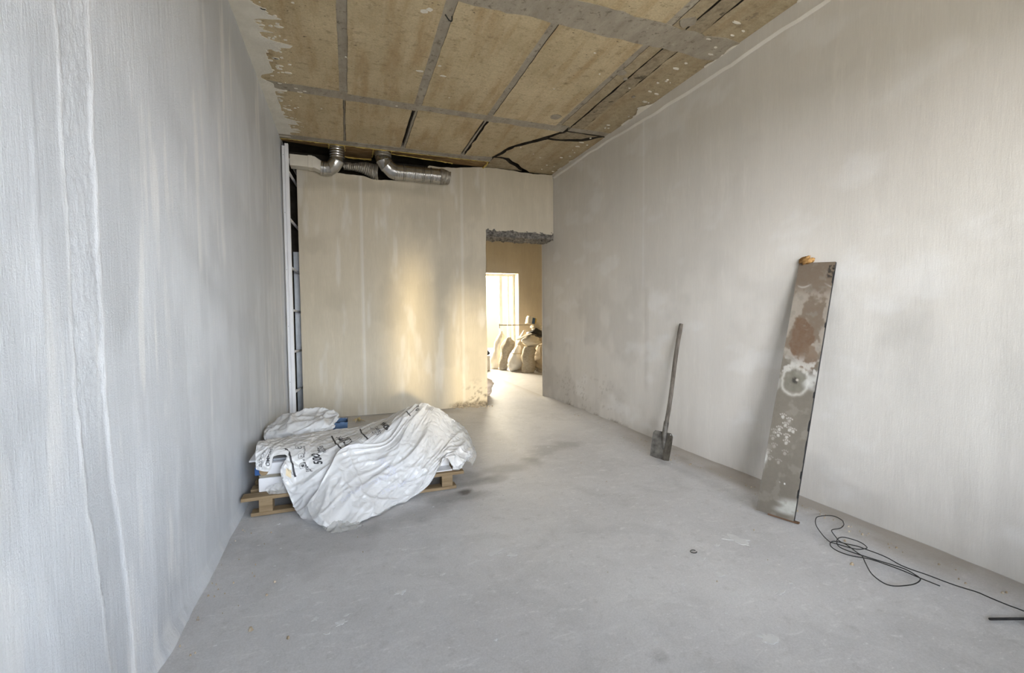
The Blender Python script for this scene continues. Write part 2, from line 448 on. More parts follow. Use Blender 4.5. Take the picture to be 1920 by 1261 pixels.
disp = disp+(fbm(A*7, B*1.6, 27, 5)-.5)*.0055+(fbm(A*50, B*16, 29, 3)-.5)*.0020
for yc, am in ((2.35, .003), (3.35, .003), (4.75, .004), (5.6, .003), (1.47, .0035)):
    disp = disp+ridge(A-yc-.05*(fbm(B*1.4, A*0+yc, 31, 3)-.5), .012)*am*sstep(.4, .6, vn(B*1.3, A*0+yc, 33))
disp = disp-.0015
# slow lean of the wall and a rounded foot
foot = sstep(.07, 0, B)*.018*(.5+vn(A*6, B*0, 35))
mk_r = sstep(.50, .66, fbm(A*1.6, B*1.1, 41, 5))*.55+.45*sstep(.5, .62, fbm(A*6, B*1.0, 43, 4))*sstep(2.4, .9, B)
mk_r = mk_r+.6*inside*sstep(1.3, .7, B)+.7*np.exp(-((A-3.0)/.45)**2-((B-1.55+.45*(A-3)+.15*(fbm(A*4, B*4, 44, 4)-.5))/.10)**2)+.5*np.exp(-((A-2.6)/.3)**2-((B-2.2+.5*(A-2.6))/.12)**2)+.55*np.exp(-((A-3.9)/.3)**2-((B-1.25)/.13)**2)*sstep(.4, .6, fbm(A*6, B*6, 46, 3))
mk_g = sstep(.52, .70, fbm(A*16, B*1.6, 47, 5))*sstep(.42, .62, fbm(A*1.9, B*1.5, 48, 4))*.9+.5*(ridge(e1+.008, .012)+ridge(e2-.008, .012))
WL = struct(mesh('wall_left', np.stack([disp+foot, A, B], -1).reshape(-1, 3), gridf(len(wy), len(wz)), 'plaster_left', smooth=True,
            mask=np.stack([np.clip(mk_r, 0, 1), np.clip(mk_g, 0, 1), np.zeros_like(A)], -1).reshape(-1, 3)))

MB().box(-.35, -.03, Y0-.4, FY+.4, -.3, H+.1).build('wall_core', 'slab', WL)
# right wall, ends as the reveal of the doorway at y = DB
wy = np.concatenate([np.arange(Y0, 1.0, .1), np.arange(1.0, DB+.001, .025), [DB]])
wz = np.arange(-.06, H+.03, .02)
A, B = np.meshgrid(wy, wz, indexing='ij')
disp = (fbm(A*1.1, B*1.1, 51, 4)-.5)*.012+(fbm(A*12, B*3, 53, 4)-.5)*.0022
seam = ridge(A-4.20, .012)*sstep(1.55, 1.75, B)
drip_c = 4.13+.03*(fbm(B*3, A*0, 57, 3)-.5)
drip = sstep(.045, .033, np.abs(A-drip_c)+.012*(vn(B*9, A*0, 59)-.5))*sstep(.45, .6, B)*sstep(1.68, 1.6, B)
disp = disp+.004*seam*.6+.002*drip
mk_r = .38*drip+.5*sstep(.56, .68, fbm(A*1.5, B*1.5, 61, 5))*sstep(2.3, 1.2, B)+.25*sstep(.55, .7, fbm(A*5, B*.9, 63, 5))*sstep(2.0, .8, B)
mk_g = .35*seam+.35*sstep(.58, .75, fbm(A*2.5, B*4, 67, 5))
mk_b = sstep(.09, .0, B+.09*(fbm(A*9, B*9, 69, 4)-.35))*sstep(4.2, 4.8, A)*sstep(6.6, 6.2, A)*sstep(.42, .62, fbm(A*16, B*12, 71, 4))
mk_b = mk_b+.35*sstep(.79, .83, vn(A*38, B*38, 73))*sstep(.7, .3, B)*sstep(4.4, 5.0, A)*sstep(.45, .6, vn(A*3, B*3, 75))
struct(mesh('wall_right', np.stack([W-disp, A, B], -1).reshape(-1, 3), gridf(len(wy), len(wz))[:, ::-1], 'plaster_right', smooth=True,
            mask=np.stack([np.clip(mk_r, 0, 1), np.clip(mk_g, 0, 1), np.clip(mk_b, 0, 1)], -1).reshape(-1, 3)))
WR = bpy.data.objects['wall_right']
# end of the right wall seen from the next room
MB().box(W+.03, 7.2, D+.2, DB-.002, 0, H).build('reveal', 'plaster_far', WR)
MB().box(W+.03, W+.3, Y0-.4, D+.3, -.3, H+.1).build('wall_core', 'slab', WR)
mesh('jamb', [(W-.006, DB, 0), (W+.1, DB, 0), (W+.1, DB, H), (W-.006, DB, H)], [(0, 1, 2, 3)], 'plaster_back', WR)
# thick plaster strip under the ceiling along the right wall
b = []; ys = np.arange(.6, D+.001, .06)
low = 3.43+.05*sstep(2, 6, ys)+(fbm(ys*3, ys*0, 81, 4)-.5)*.045+.02*sstep(4.2, 4.9, ys)
v = []
for y, z in zip(ys, low):
    v += [(W-.02, y, H+.02), (W-.022, y, z+.02), (W+.004, y, z)]
n = len(ys)
f = [(3*i+k, 3*i+3+k, 3*i+4+k, 3*i+1+k) for i in range(n-1) for k in (0, 1)]
struct(mesh('trim_1', v, [q[::-1] for q in f], 'plaster_right'))

# back wall with the doorway against the right wall
XL, XD, ZD = .148, 2.695, 2.555
def wall_grid(x0, x1, zf, zt, nx, nz_, sd):
    xs = np.linspace(x0, x1, nx); t = np.linspace(0, 1, nz_)
    A, T = np.meshgrid(xs, t, indexing='ij')
    z0 = zf(A); z1 = zt(A); B = z0+(z1-z0)*T
    y = D-(fbm(A*1.2, B*1.2, sd, 4)-.5)*.012-(fbm(A*10, B*4, sd+2, 3)-.5)*.002
    return A, y, B
top = lambda x: 3.275+.012*np.sin(x*5)+.03*sstep(.8, .2, x)*0-.035*sstep(.95, 1.1, x)*sstep(1.75, 1.6, x)+.225*sstep(1.78, 1.86, x)+.055*sstep(1.9, 2.7, x)+(fbm(x*8, x*0, 91, 3)-.5)*.02
A, y, B = wall_grid(XL, XD, lambda a: a*0, top, 130, 170, 93)
A = A + np.where((A > XD-.001) & (B < ZD+.05), (fbm(B*3, B*0, 95, 3)-.5)*.02, 0)
grey = sstep(.12, .0, np.abs(B-3.14)+.16*(fbm(A*3.2, B*3.2, 97, 4)-.5)-.02)*sstep(2.2, 1.7, A)
mk_r = .75*grey+.4*sstep(.56, .68, fbm(A*1.6, B*1.3, 99, 5))+.5*sstep(.12, .04, A-XL+.05*(fbm(B*2, B*0, 101, 3)-.5))*sstep(1.8, 2.6, B)
mk_g = .5*(ridge(A-.93, .015)+ridge(A-2.33, .012))+.3*sstep(.6, .75, fbm(A*8, B*1.5, 103, 4))
mk_b = sstep(.10, .02, B+.10*(fbm(A*7, B*7, 105, 4)-.5))*sstep(2.0, 2.25, A)+.9*sstep(.66, .74, vn(A*40, B*40, 107))*sstep(.5, .1, B)*sstep(2.2, 2.5, A)*sstep(.4, .6, vn(A*6, B*6, 109))
y = y+.03*sstep(.4, .9, mk_b)*fbm(A*25, B*25, 111, 3)
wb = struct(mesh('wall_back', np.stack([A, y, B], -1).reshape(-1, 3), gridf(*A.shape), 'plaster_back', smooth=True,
                 mask=np.stack([np.clip(mk_r, 0, 1), np.clip(mk_g, 0, 1), np.clip(mk_b, 0, 1)], -1).reshape(-1, 3)))
# the wall's own body: top, jamb, slot side and rear
xs = np.linspace(XL, XD, 60); tz = top(xs)
v = [(x, D+.004, z) for x, z in zip(xs, tz)]+[(x, DB, z) for x, z in zip(xs, tz)]
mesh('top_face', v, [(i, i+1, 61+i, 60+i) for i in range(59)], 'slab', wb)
def jamb_face(name, x, mat, flip, zt):
    ys = np.linspace(D, DB, 12); zs = np.linspace(0, zt, 60)
    P, Q = np.meshgrid(ys, zs, indexing='ij')
    xx = x+(fbm(Q*3, Q*0, 95, 3)-.5)*.02+(fbm(P*8, Q*5, 115, 3)-.5)*.012
    ff = gridf(12, 60)
    return mesh(name, np.stack([xx, P, Q], -1).reshape(-1, 3), ff[:, ::-1] if flip else ff, mat, wb, True)
jamb_face('jamb', XD, 'plaster_back', False, ZD+.06)
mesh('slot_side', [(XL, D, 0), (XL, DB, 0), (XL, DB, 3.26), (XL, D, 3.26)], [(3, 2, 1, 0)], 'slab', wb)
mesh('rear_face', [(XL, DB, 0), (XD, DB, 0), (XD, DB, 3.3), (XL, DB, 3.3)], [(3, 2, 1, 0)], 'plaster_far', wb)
# above the doorway
A, y, B = wall_grid(XD, W, lambda a: ZD+.085+(fbm(a*7, a*0, 117, 4)-.5)*.05-.02*sstep(3.3, 3.8, a), top, 50, 50, 93)
mk_g = .5*ridge(A-2.33, .012)
mesh('door_head', np.stack([A, y, B], -1).reshape(-1, 3), gridf(*A.shape), 'plaster_back', wb, True,
     np.stack([.4*sstep(.56, .68, fbm(A*1.6, B*1.3, 99, 5)), mk_g, A*0], -1).reshape(-1, 3))
mesh('head_rear', [(XD, DB, ZD), (7.2, DB, ZD), (7.2, DB, H+.1), (XD, DB, H+.1)], [(3, 2, 1, 0)], 'plaster_far', wb)
# broken concrete lintel: ragged underside
us = np.linspace(XD-.01, W+.02, 90); ws = np.linspace(0, 1, 36)
P, T = np.meshgrid(us, ws, indexing='ij')
yy = D+.004+(DB-D)*np.clip((T-.28)/.72, 0, 1)
zz = ZD+.10*(1-np.clip(T/.28, 0, 1))
rg = fbm(P*22, T*9, 119, 4)-.5
yy = yy+rg*.05*(T < .35); zz = zz+(fbm(P*16, T*8, 121, 4)-.5)*.055+(fbm(P*50, T*22, 123, 3)-.5)*.03
mesh('lintel', np.stack([P, yy, zz], -1).reshape(-1, 3), gridf(90, 36), 'lintel', wb)
# near-black boxes painting the shade of the chase behind the gap over the wall and beside it
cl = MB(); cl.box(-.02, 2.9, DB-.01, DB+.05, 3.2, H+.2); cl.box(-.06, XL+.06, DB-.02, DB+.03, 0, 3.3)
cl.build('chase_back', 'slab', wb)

# window wall behind the camera (unseen, openings and pier placed to shape the daylight) and the shell of the next room
fw = MB()
WX0, WX1, WZ0, WZ1 = .75, 3.66, .75, 2.50
fw.box(2.30, 2.60, Y0-.35, Y0, WZ0, WZ1)
fw.box(-.3, WX0, Y0-.35, Y0, 0, H); fw.box(WX1, W+.3, Y0-.35, Y0, 0, H)
fw.box(WX0, WX1, Y0-.35, Y0, WZ1, H); fw.box(WX0, WX1, Y0-.35, Y0, 0, WZ0)
struct(fw.build('wall_front', 'plaster_right'))
VX0, VX1, VZ0, VZ1 = 3.35, 5.16, .12, 2.52
fr = MB()
fr.box(-1.2, VX0, FY, FY+.42, 0, H); fr.box(VX1, 7.2, FY, FY+.42, 0, H)
fr.box(VX0, VX1, FY, FY+.42, VZ1, H); fr.box(VX0, VX1, FY, FY+.42, 0, VZ0)
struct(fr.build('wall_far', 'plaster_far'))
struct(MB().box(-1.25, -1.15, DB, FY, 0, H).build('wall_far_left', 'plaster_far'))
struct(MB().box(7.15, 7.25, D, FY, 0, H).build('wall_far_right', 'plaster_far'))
# far window: frame, mullions, panes
def window(name, x0, x1, z0, z1, y, muls, trans):
    f = MB(); w_ = .06
    f.box(x0, x0+w_, y, y+.07, z0, z1, .006); f.box(x1-w_, x1, y, y+.07, z0, z1, .006)
    f.box(x0+w_, x1-w_, y, y+.07, z0, z0+w_, .006); f.box(x0+w_, x1-w_, y, y+.07, z1-w_, z1, .006)
    o = struct(f.build(name, 'frame_paint'))
    for mx, mwid in muls:
        MB().box(mx-mwid/2, mx+mwid/2, y+.005, y+.065, z0+w_, z1-w_, .006).build('mullion', 'frame_paint', o)
    edges = [x0+w_]+[m_ for m_, _ in muls]+[x1-w_]
    for a, b_ in zip(edges[:-1], edges[1:]):
        q = [(a-.01, y+.035, z0+w_-.01), (b_+.01, y+.035, z0+w_-.01), (b_+.01, y+.035, z1-w_+.01), (a-.01, y+.035, z1-w_+.01)]
        mesh('pane', q, [(0, 1, 2, 3)], 'glass', o)
    return o
window('window_1', VX0, VX1, VZ0, VZ1, FY+.33, [(4.15, .09), (4.76, .09), (4.98, .05)], None)
window('window_2', WX0, 2.30, WZ0, WZ1, Y0-.25, [(1.5, .07)], None)  # unseen pair behind the camera, split and placed for their light
window('window_3', 2.60, WX1, WZ0, WZ1, Y0-.25, [(3.1, .06)], None)

# ------------------------------------------------------------------ ceiling: slab, formwork panels, mortar seams
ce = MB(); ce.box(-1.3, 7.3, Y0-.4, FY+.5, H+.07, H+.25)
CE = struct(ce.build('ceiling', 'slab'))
mesh('far_ceiling', [(-1.2, DB, H-.002), (7.2, DB, H-.002), (7.2, FY, H-.002), (-1.2, FY, H-.002)], [(3, 2, 1, 0)], 'plaster_far', CE)
def panel(poly, seed, dz=0.0, amp=.007, dirt=0.0):
    p = jag(poly, .05, amp, seed)
    n = len(p)
    v = [(x, y, H+dz) for x, y in p]+[(x, y, H+.075) for x, y in p]
    f = [tuple(range(n))[::-1]]+[(i, (i+1) % n, n+(i+1) % n, n+i) for i in range(n)]
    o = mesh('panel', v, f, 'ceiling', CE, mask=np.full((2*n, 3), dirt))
    o.data.materials.append(M['slab'])  # side faces coloured dark so the cracks look deeply shaded
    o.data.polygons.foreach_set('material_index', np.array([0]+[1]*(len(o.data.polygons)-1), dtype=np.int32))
    return o
cols = [(-.02, .70, .690), (.775, 1.425, 1.44), (1.505, 2.22, 2.235), (2.285, 3.05, 3.05), (3.115, 3.235, 3.235)]
rows = [(-1.6, .80), (.86, 2.93), (3.15, 4.83), (4.955, 6.11)]
k = 0
for x0, x1, _ in cols:
    for y0, y1 in rows:
        k += 1
        if y0 > 4.9 and x0 > 2.2: continue
        a = x0-.02 if (y0 > 4.9 and x0 > .5) else x0
        bx_ = x1+.03 if (y0 > 4.9 and x1 < .8) else x1
        panel([(a, y0), (bx_, y0), (bx_, y1), (a, y1)], k*3.7, random.uniform(-.003, .003), .006, .6 if x0 > 3.1 else 0.0)
for y0, y1 in rows[:3]:      # strip along the right wall, split by a crooked joint
    panel([(3.248, y0), (3.385, y0), (3.38, (y0+y1)/2), (3.398, y1), (3.248, y1)], y0*5+1, -.002, .014, .9)
    panel([(3.398, y0), (W+.02, y0), (W+.02, y1), (3.408, y1), (3.390, (y0+y1)/2)], y0*5+2, .004, .014, .5)
panel([(2.285, 4.955), (3.19, 4.955), (3.085, 5.14), (2.78, 5.60), (2.655, 6.06), (2.285, 6.11)], 71, 0, .020, .1)
panel([(3.265, 4.965), (3.69, 4.965), (3.54, 5.11), (3.30, 5.20), (3.14, 5.20)], 72, .006, .02, .9)
panel([(3.14, 5.245), (3.32, 5.235), (3.58, 5.165), (3.76, 4.965), (W+.02, 4.955), (W+.02, 6.52), (3.41, 6.52), (2.905, 6.03), (2.72, 6.035), (2.835, 5.62)], 73, .002, .024, .35)
panel([(2.70, 6.10), (2.84, 6.10), (3.29, 6.52), (2.70, 6.52)], 74, .008, .018, .7)
def strip(x0, x1, y0, y1, dz=.008, seed=0, amp=.006):
    p = jag([(x0, y0), (x1, y0), (x1, y1), (x0, y1)], .06, amp, seed)
    n = len(p)
    v = [(x, y, H+dz) for x, y in p]+[(x, y, H+.072) for x, y in p]
    return mesh('mortar_strip', v, [tuple(range(n))[::-1]]+[(i, (i+1) % n, n+(i+1) % n, n+i) for i in range(n)], 'mortar', CE)
for y0, y1 in rows[:3]:
    strip(.695, .778, y0-.02, y1+.02, .004, y0)
    strip(1.42, 1.51, y0-.02, y1+.02, .002, y0+1)
    strip(2.215, 2.29, y0-.02, y1+.02, .006, y0+2)
    strip(3.045, 3.12, y0-.02, y1+.02, .006, y0+3)
strip(.735, .75, 4.95, 6.1, .01, 5); strip(1.46, 1.485, 4.95, 6.1, .008, 6); strip(2.245, 2.265, 4.95, 6.1, .01, 7)
strip(-.02, W+.01, .79, .87, .004, 8)
strip(-.02, W+.01, 2.905, 3.175, -.003, 9, .030)
strip(-.02, 3.21, 4.805, 4.975, -.002, 10, .020)
strip(3.27, W+.01, 4.84, 4.95, .012, 11, .012)
strip(-.02, 2.68, 6.105, 6.16, -.006, 12, .008)
strip(-.02, 2.68, 6.185, 6.225, -.012, 13, .006)
# plaster pulled over onto the ceiling: left edge, ragged
ys = np.arange(1.0, 6.22, .012)
rag = .075+.09*(fbm(ys*2.2, ys*0, 131, 5))+.22*sstep(.55, .8, fbm(ys*9, ys*0+4, 133, 4))*sstep(4.7, 4.3, ys)*sstep(3.5, 4.0, ys)
rag = rag+.10*sstep(.5, .8, vn(ys*30, ys*0, 135))*sstep(.45, .6, vn(ys*4, ys*0, 137))-.10*sstep(4.62, 4.72, ys)*sstep(4.86, 4.76, ys)
v = [(-.01, y, H-.006) for y in ys]+[(max(.01, r), y, H-.004) for y, r in zip(ys, rag)]+[(max(.012, r+.004), y, H+.006) for y, r in zip(ys, rag)]
n = len(ys)
f = [(i, n+i, n+i+1, i+1) for i in range(n-1)]+[(n+i, 2*n+i, 2*n+i+1, n+i+1) for i in range(n-1)]
mesh('plaster_smear', v, f, 'smear', CE)
ys = np.arange(1.0, 6.5, .012)
rag = .018+.03*sstep(.55, .75, fbm(ys*8, ys*0, 141, 4))+.12*np.exp(-((ys-4.15)/.11)**2)*(.6+.4*vn(ys*40, ys*0, 143))
v = [(W+.01, y, H-.006) for y in ys]+[(W-r, y, H-.003) for y, r in zip(ys, rag)]
n = len(ys)
mesh('plaster_smear', v, [(i+1, n+i+1, n+i, i) for i in range(n-1)], 'smear', CE)
# loose flecks of plaster on the panels
fl = MB()
for q in range(150):
    if q < 100: cx, cy = .12+abs(random.gauss(0, .10)), random.choice([random.uniform(3.7, 4.6), random.uniform(4.9, 5.9), random.uniform(3, 6)])
    elif q < 135: cx, cy = W-.06-abs(random.gauss(0, .15)), random.uniform(2.4, 6.4)
    else: cx, cy = random.uniform(.3, 3.6), random.uniform(2.9, 6)
    r = random.uniform(.004, .016); st = random.uniform(1, 3)
    pts = [(cx+math.cos(a)*r*st*random.uniform(.5, 1.1), cy+math.sin(a)*r*random.uniform(.5, 1.1)) for a in [i*math.pi/4 for i in range(8)]]
    fl.prism(pts, H-.006, H+.002)
for cx, cy, r in ((1.30, 3.36, .035), (1.33, 3.33, .028)):
    fl.prism([(cx+math.cos(a)*r*random.uniform(.6, 1.1), cy+math.sin(a)*r*.8*random.uniform(.5, 1.1)) for a in [i*math.pi/5 for i in range(10)]], H-.007, H+.002)
o = fl.build('plaster_flecks', 'smear', CE); o['kind'] = 'stuff'
# dark damp blots
for cx, cy, r in ((3.19, 2.83, .07), (3.13, 3.60, .05), (3.22, 3.68, .025), (2.95, 4.62, .07), (3.5, 3.95, .02)):
    pts = [(cx+math.cos(a)*r*random.uniform(.75, 1.1), cy+math.sin(a)*r*.9*random.uniform(.7, 1.1)) for a in [i*math.pi/7 for i in range(14)]]
    MB().prism(pts, H-.007, H+.002).build('mortar_dab', 'mortar', CE)
# bent wire hook hanging from the second seam
hk = MB().tube(crom([(1.50, 3.36, H+.01), (1.50, 3.36, H-.03), (1.475, 3.345, H-.04), (1.44, 3.31, H-.03)], 14), .0045, 6)
tag(hk.build('wire_hook', 'dark', None, True), 'short bent black wire hook sticking out of the ceiling seam', 'hook')

# brown boards closing the ceiling slot over the back wall, edged with yellow foam
slot = thing('slot_cover', (1.3, 6.3, H), 'brown fibre boards edged with yellow foam closing the slot above the ducts', 'board')
segs = [([(-.01, 6.235), (.545, 6.235), (.545, 6.44), (-.01, 6.36)], 'brown_board'), ([(.55, 6.235), (.735, 6.235), (.735, 6.44), (.55, 6.44)], 'grey_board'),
        ([(.74, 6.235), (1.095, 6.235), (1.095, 6.72), (.74, 6.72)], 'brown_board'), ([(1.10, 6.235), (1.325, 6.235), (1.325, 6.52), (1.10, 6.52)], 'brown_board'),
        ([(1.33, 6.235), (2.665, 6.235), (2.665, 6.53), (2.2, 6.53), (2.0, 6.45), (1.33, 6.38)], 'brown_board')]
for poly, m_ in segs:
    MB().prism(jag(poly, .05, .006, 3), H+.006, H+.03).build('board', m_, slot)
def bead(pts, r=.010):
    P = crom(pts, max(12, int(30*(Vector(pts[0])-Vector(pts[-1])).length)))
    P[:, 0] += (fbm(np.arange(len(P))*.7, np.zeros(len(P)), 151, 2)-.5)*.02
    P[:, 1] += (fbm(np.arange(len(P))*.7, np.zeros(len(P)), 153, 2)-.5)*.02
    rr = [r*random.uniform(.5, 1.5) for _ in P]
    MB().tube(P, rr, 6).build('foam_bead', 'foam', slot, True)
bead([(.0, 6.244, H-.004), (1.3, 6.244, H-.004), (2.66, 6.238, H-.004)], .011)
bead([(.547, 6.24, H+.004), (.547, 6.45, H+.004)], .008); bead([(.737, 6.24, H+.004), (.737, 6.5, H+.004)], .008)
bead([(1.097, 6.24, H+.004), (1.097, 6.6, H+.004)], .009); bead([(1.327, 6.24, H+.004), (1.327, 6.55, H+.004)], .009)
bead([(2.665, 6.24, H-.006), (2.672, 6.4, H-.006), (2.668, 6.50, H-.006)], .013)
bead([(.74, 6.70, H), (.9, 6.72, H), (1.09, 6.69, H)], .012)
bead([(1.33, 6.385, H-.002), (2.0, 6.455, H-.002), (2.2, 6.49, H-.002)], .006)

# ------------------------------------------------------------------ ducts on the back wall
dw = thing('ventilation_duct', (.3, 6.36, 3.3), 'cream plastic duct joined by a shiny metal elbow in the left corner', 'duct', None)
MB().box(.092, .335, 6.29, 6.44, 3.255, 3.395, .004).build('flat_duct', 'white_pvc', dw)
MB().box(.30, .352, 6.284, 6.446, 3.249, 3.401, .004).build('sleeve', 'white_pvc', dw)
def loft(name, secs, mat, parent):
    m_ = MB(); k_ = len(secs[0]); v = [p for s_ in secs for p in s_]
    f = [(i*k_+j, i*k_+(j+1) % k_, (i+1)*k_+(j+1) % k_, (i+1)*k_+j) for i in range(len(secs)-1) for j in range(k_)]
    return smooth_angle(m_.add(v, f).build(name, mat, parent), 40)
def rect_sec(x, y, z, hy, hz, k_=24):
    o = []
    for j in range(k_):
        a = 2*math.pi*j/k_; c, s_ = math.cos(a), math.sin(a); q = 1/max(abs(c), abs(s_))
        o.append((x, y+c*q*hy, z-s_*q*hz))
    return o
def circ_sec(c, axis, r, k_=24, ref=(0, 1, 0)):
    t = Vector(axis).normalized(); u_ = (Vector(ref)-t*Vector(ref).dot(t)).normalized(); w_ = u_.cross(t)
    return [Vector(c)+r*(math.cos(2*math.pi*j/k_)*u_+math.sin(2*math.pi*j/k_)*w_) for j in range(k_)]
loft('adapter', [rect_sec(.352, 6.365, 3.325, .076, .071), rect_sec(.378, 6.365, 3.322, .076, .071), circ_sec((.455, 6.37, 3.285), (1, 0, -.1), .082)], 'white_pvc', dw)
loft('foil_tape', [circ_sec((.448, 6.37, 3.287), (1, 0, -.1), .088), circ_sec((.475, 6.37, 3.283), (1, 0, -.1), .089), circ_sec((.478, 6.37, 3.283), (1, 0, -.1), .082), circ_sec((.484, 6.37, 3.283), (1, 0, -.1), .09), circ_sec((.510, 6.37, 3.282), (1, 0, 0), .091)], 'duct', dw)
loft('elbow', [circ_sec((.51, 6.37, 3.282), (1, 0, 0), .086), circ_sec((.545, 6.37, 3.284), (1, 0, .25), .092), circ_sec((.548, 6.37, 3.285), (1, 0, .3), .097), circ_sec((.552, 6.37, 3.286), (1, 0, .35), .092),
               circ_sec((.60, 6.375, 3.33), (1, 0, .9), .093), circ_sec((.635, 6.38, 3.38), (.45, 0, 1), .094), circ_sec((.638, 6.38, 3.385), (.3, 0, 1), .099), circ_sec((.641, 6.38, 3.39), (.2, 0, 1), .094), circ_sec((.645, 6.38, 3.425), (0, 0, 1), .093)], 'duct', dw)
cr = []
for i in range(19):
    z = 3.425+i*.008; cr.append(circ_sec((.645, 6.382, z), (0, 0, 1), .092+(.004 if i % 4 in (1, 2) else 0)))
loft('collar', cr, 'duct', dw)

d2 = thing('exhaust_duct', (1.7, 6.37, 3.3), 'ribbed silver duct running along the wall top from a metal elbow', 'duct', None)
cr = []
for i in range(9):
    cr.append(circ_sec((1.225, 6.385, H-.002-i*.008), (0, 0, -1), .105+(.003 if i % 4 < 2 else 0)))
loft('collar', cr, 'duct_dark', d2)
loft('elbow', [circ_sec((1.225, 6.385, 3.50), (0, 0, -1), .103), circ_sec((1.235, 6.38, 3.46), (.25, 0, -1), .103), circ_sec((1.237, 6.38, 3.455), (.3, 0, -1), .108), circ_sec((1.241, 6.38, 3.45), (.35, 0, -1), .103),
               circ_sec((1.275, 6.375, 3.395), (.7, 0, -.9), .103), circ_sec((1.278, 6.375, 3.391), (.75, 0, -.8), .108), circ_sec((1.282, 6.375, 3.387), (.8, 0, -.8), .103),
               circ_sec((1.335, 6.37, 3.338), (1, 0, -.45), .103), circ_sec((1.375, 6.37, 3.322), (1, 0, -.1), .103)], 'duct', d2)
secs = []
N = 170
for i in range(N):
    t = i/(N-1); x = 1.37+t*.63
    r = .101+.0025*math.sin(t*2*math.pi*26)
    if any(abs(t-q) < .010 for q in (.03, .20, .42, .60, .78)): r += .006
    if any(.012 < abs(t-q) < .022 for q in (.20, .42, .60, .78)): r -= .004
    secs.append(circ_sec((x, 6.37, 3.321), (1, 0, 0), r))
loft('ribbed_pipe', secs, 'duct', d2)
secs = []
for i in range(24):
    t = i/23; x = 1.99+t*.135
    r = .104*(1-.18*t*t)
    s_ = circ_sec((x, 6.37-.01*t, 3.321-.012*t), (1, 0, -.15*t), r)
    secs.append([p+(p-Vector((x, 6.37, 3.32)))*(.16*(float(vn(j*.9, i*.5, 161))-.5)) for j, p in enumerate(s_)])
loft('film_wrap', secs, 'duct_dark', d2)
fxp = thing('flattened_duct', (.95, 6.46, 3.36), 'crushed grey flexible duct stuffed into the gap between the two elbows', 'duct', None)
secs = []
for i in range(120):
    t = i/119; x = .72+t*.44
    zc = 3.375-.04*sstep(.5, 1, t); hz = .05+.055*sstep(.2, 1.0, t); hy = .045+.02*t
    rip = 1+.06*math.sin(t*2*math.pi*17)
    secs.append([(x+.006*math.sin(j), 6.50+hy*math.cos(a)*rip+.012*(float(vn(j*.8, i*.15, 163))-.5), float(zc)+float(hz)*math.sin(a)*rip) for j, a in enumerate([2*math.pi*q/20 for q in range(20)])])
loft('crushed_sleeve', secs, 'duct_dark', fxp)

# ------------------------------------------------------------------ white metal frame in the left corner
fm = thing('ladder', (.07, 6.5, 0), 'tall white metal ladder-like frame with short cross bars in the left corner', 'ladder')
MB().box(.014, .045, 6.215, 6.26, .0, 3.46, .003).build('front_profile', 'white_metal', fm)
MB().box(.047, .088, 6.205, 6.26, .0, 3.49, .003).build('front_profile', 'white_metal', fm)
MB().box(.050, .140, 6.80, 6.84, .0, 2.25, .003).build('rear_profile', 'grey_metal', fm)
for z in (3.32, 3.16, 2.58, 1.98, 1.45, .93, .42):
    b = MB().tube([(.078, 6.255, z), (.122, 6.81, z-.02)], .016, 8, True, 1.0)
    b.build('cross_bar', 'white_metal', fm)
for z in (3.35, 2.65, 1.95, 1.25, .55):
    MB().tube([(.030, 6.216, z), (.030, 6.212, z)], .005, 8).build('screw', 'grey_metal', fm)

# ------------------------------------------------------------------ pallet
pl = thing('wooden_pallet', (.8, 3.8, 0), 'weathered wooden pallet under the white film in the left corner', 'pallet')
rng = random.Random(3)
for i, (y0, y1, x0, x1) in enumerate([(3.42, 3.52, .02, 1.56), (3.58, 3.68, .05, 1.53), (3.75, 3.85, .05, 1.54), (3.92, 4.01, .04, 1.53), (4.08, 4.18, .05, 1.54)]):
    MB().box(x0, x1, y0, y1, .112, .136, .003).build('deck_board', 'wood', pl)
for y in (3.425, 3.76, 4.10):
    MB().box(.075, 1.50, y, y+.09, .002, .026, .003).build('base_board', 'wood', pl)
    for x in (.125, .74, 1.385):
        MB().box(x, x+.085, y+.003, y+.088, .026, .112, .003).build('block', 'wood', pl)

# ------------------------------------------------------------------ white radiator panels on the pallet
def radiator(z0, z1, x0, x1, y0, y1, label, name='radiator_panel'):
    t = thing(name, ((x0+x1)/2, (y0+y1)/2, z0), label, 'radiator', 'white metal panels on the pallet')
    MB().box(x0, x1, y0, y1, z0, z1, .008).build('casing', 'white_metal', t)
    for hx, hz in ((x0+.155, z0+.035), (x0+.155, z0+.085)):
        if hz < z1-.01:
            MB().tube([(hx, y0+.002, hz), (hx, y0-.002, hz)], .004, 8).build('hole', 'dark', t)
    return t
r1 = radiator(.138, .236, .115, 1.30, 3.50, 4.0, 'white metal panel lying lowest on the pallet, two small holes in its end')
MB().box(.118, 1.25, 3.508, 3.99, .2365, .256, .004).build('edge_strip', 'grey_plank', r1)
MB().box(1.30, 1.475, 3.455, 3.80, .138, .146, .002).build('end_tray', 'white_metal', r1)
MB().box(1.345, 1.475, 3.565, 3.572, .147, .225, .002).build('bracket', 'white_metal', r1)
MB().tube([(1.385, 3.565, .185), (1.385, 3.535, .185)], .022, 16).build('pipe_fitting', 'dirty_steel', r1)
MB().tube([(1.385, 3.5345, .185), (1.385, 3.5335, .185)], .012, 12).build('fitting_bore', 'dark', r1)
MB().box(1.30, 1.33, 3.6, 3.8, .15, .24).build('end_recess', 'dark', r1)
r2 = radiator(.2565, .338, .125, 1.02, 3.50, 4.0, 'white metal panel lying second on the pallet, blue corner protector on its left')
MB().box(.096, .145, 3.49, 3.58, .262, .318, .004).build('corner_protector', 'blue', r2)
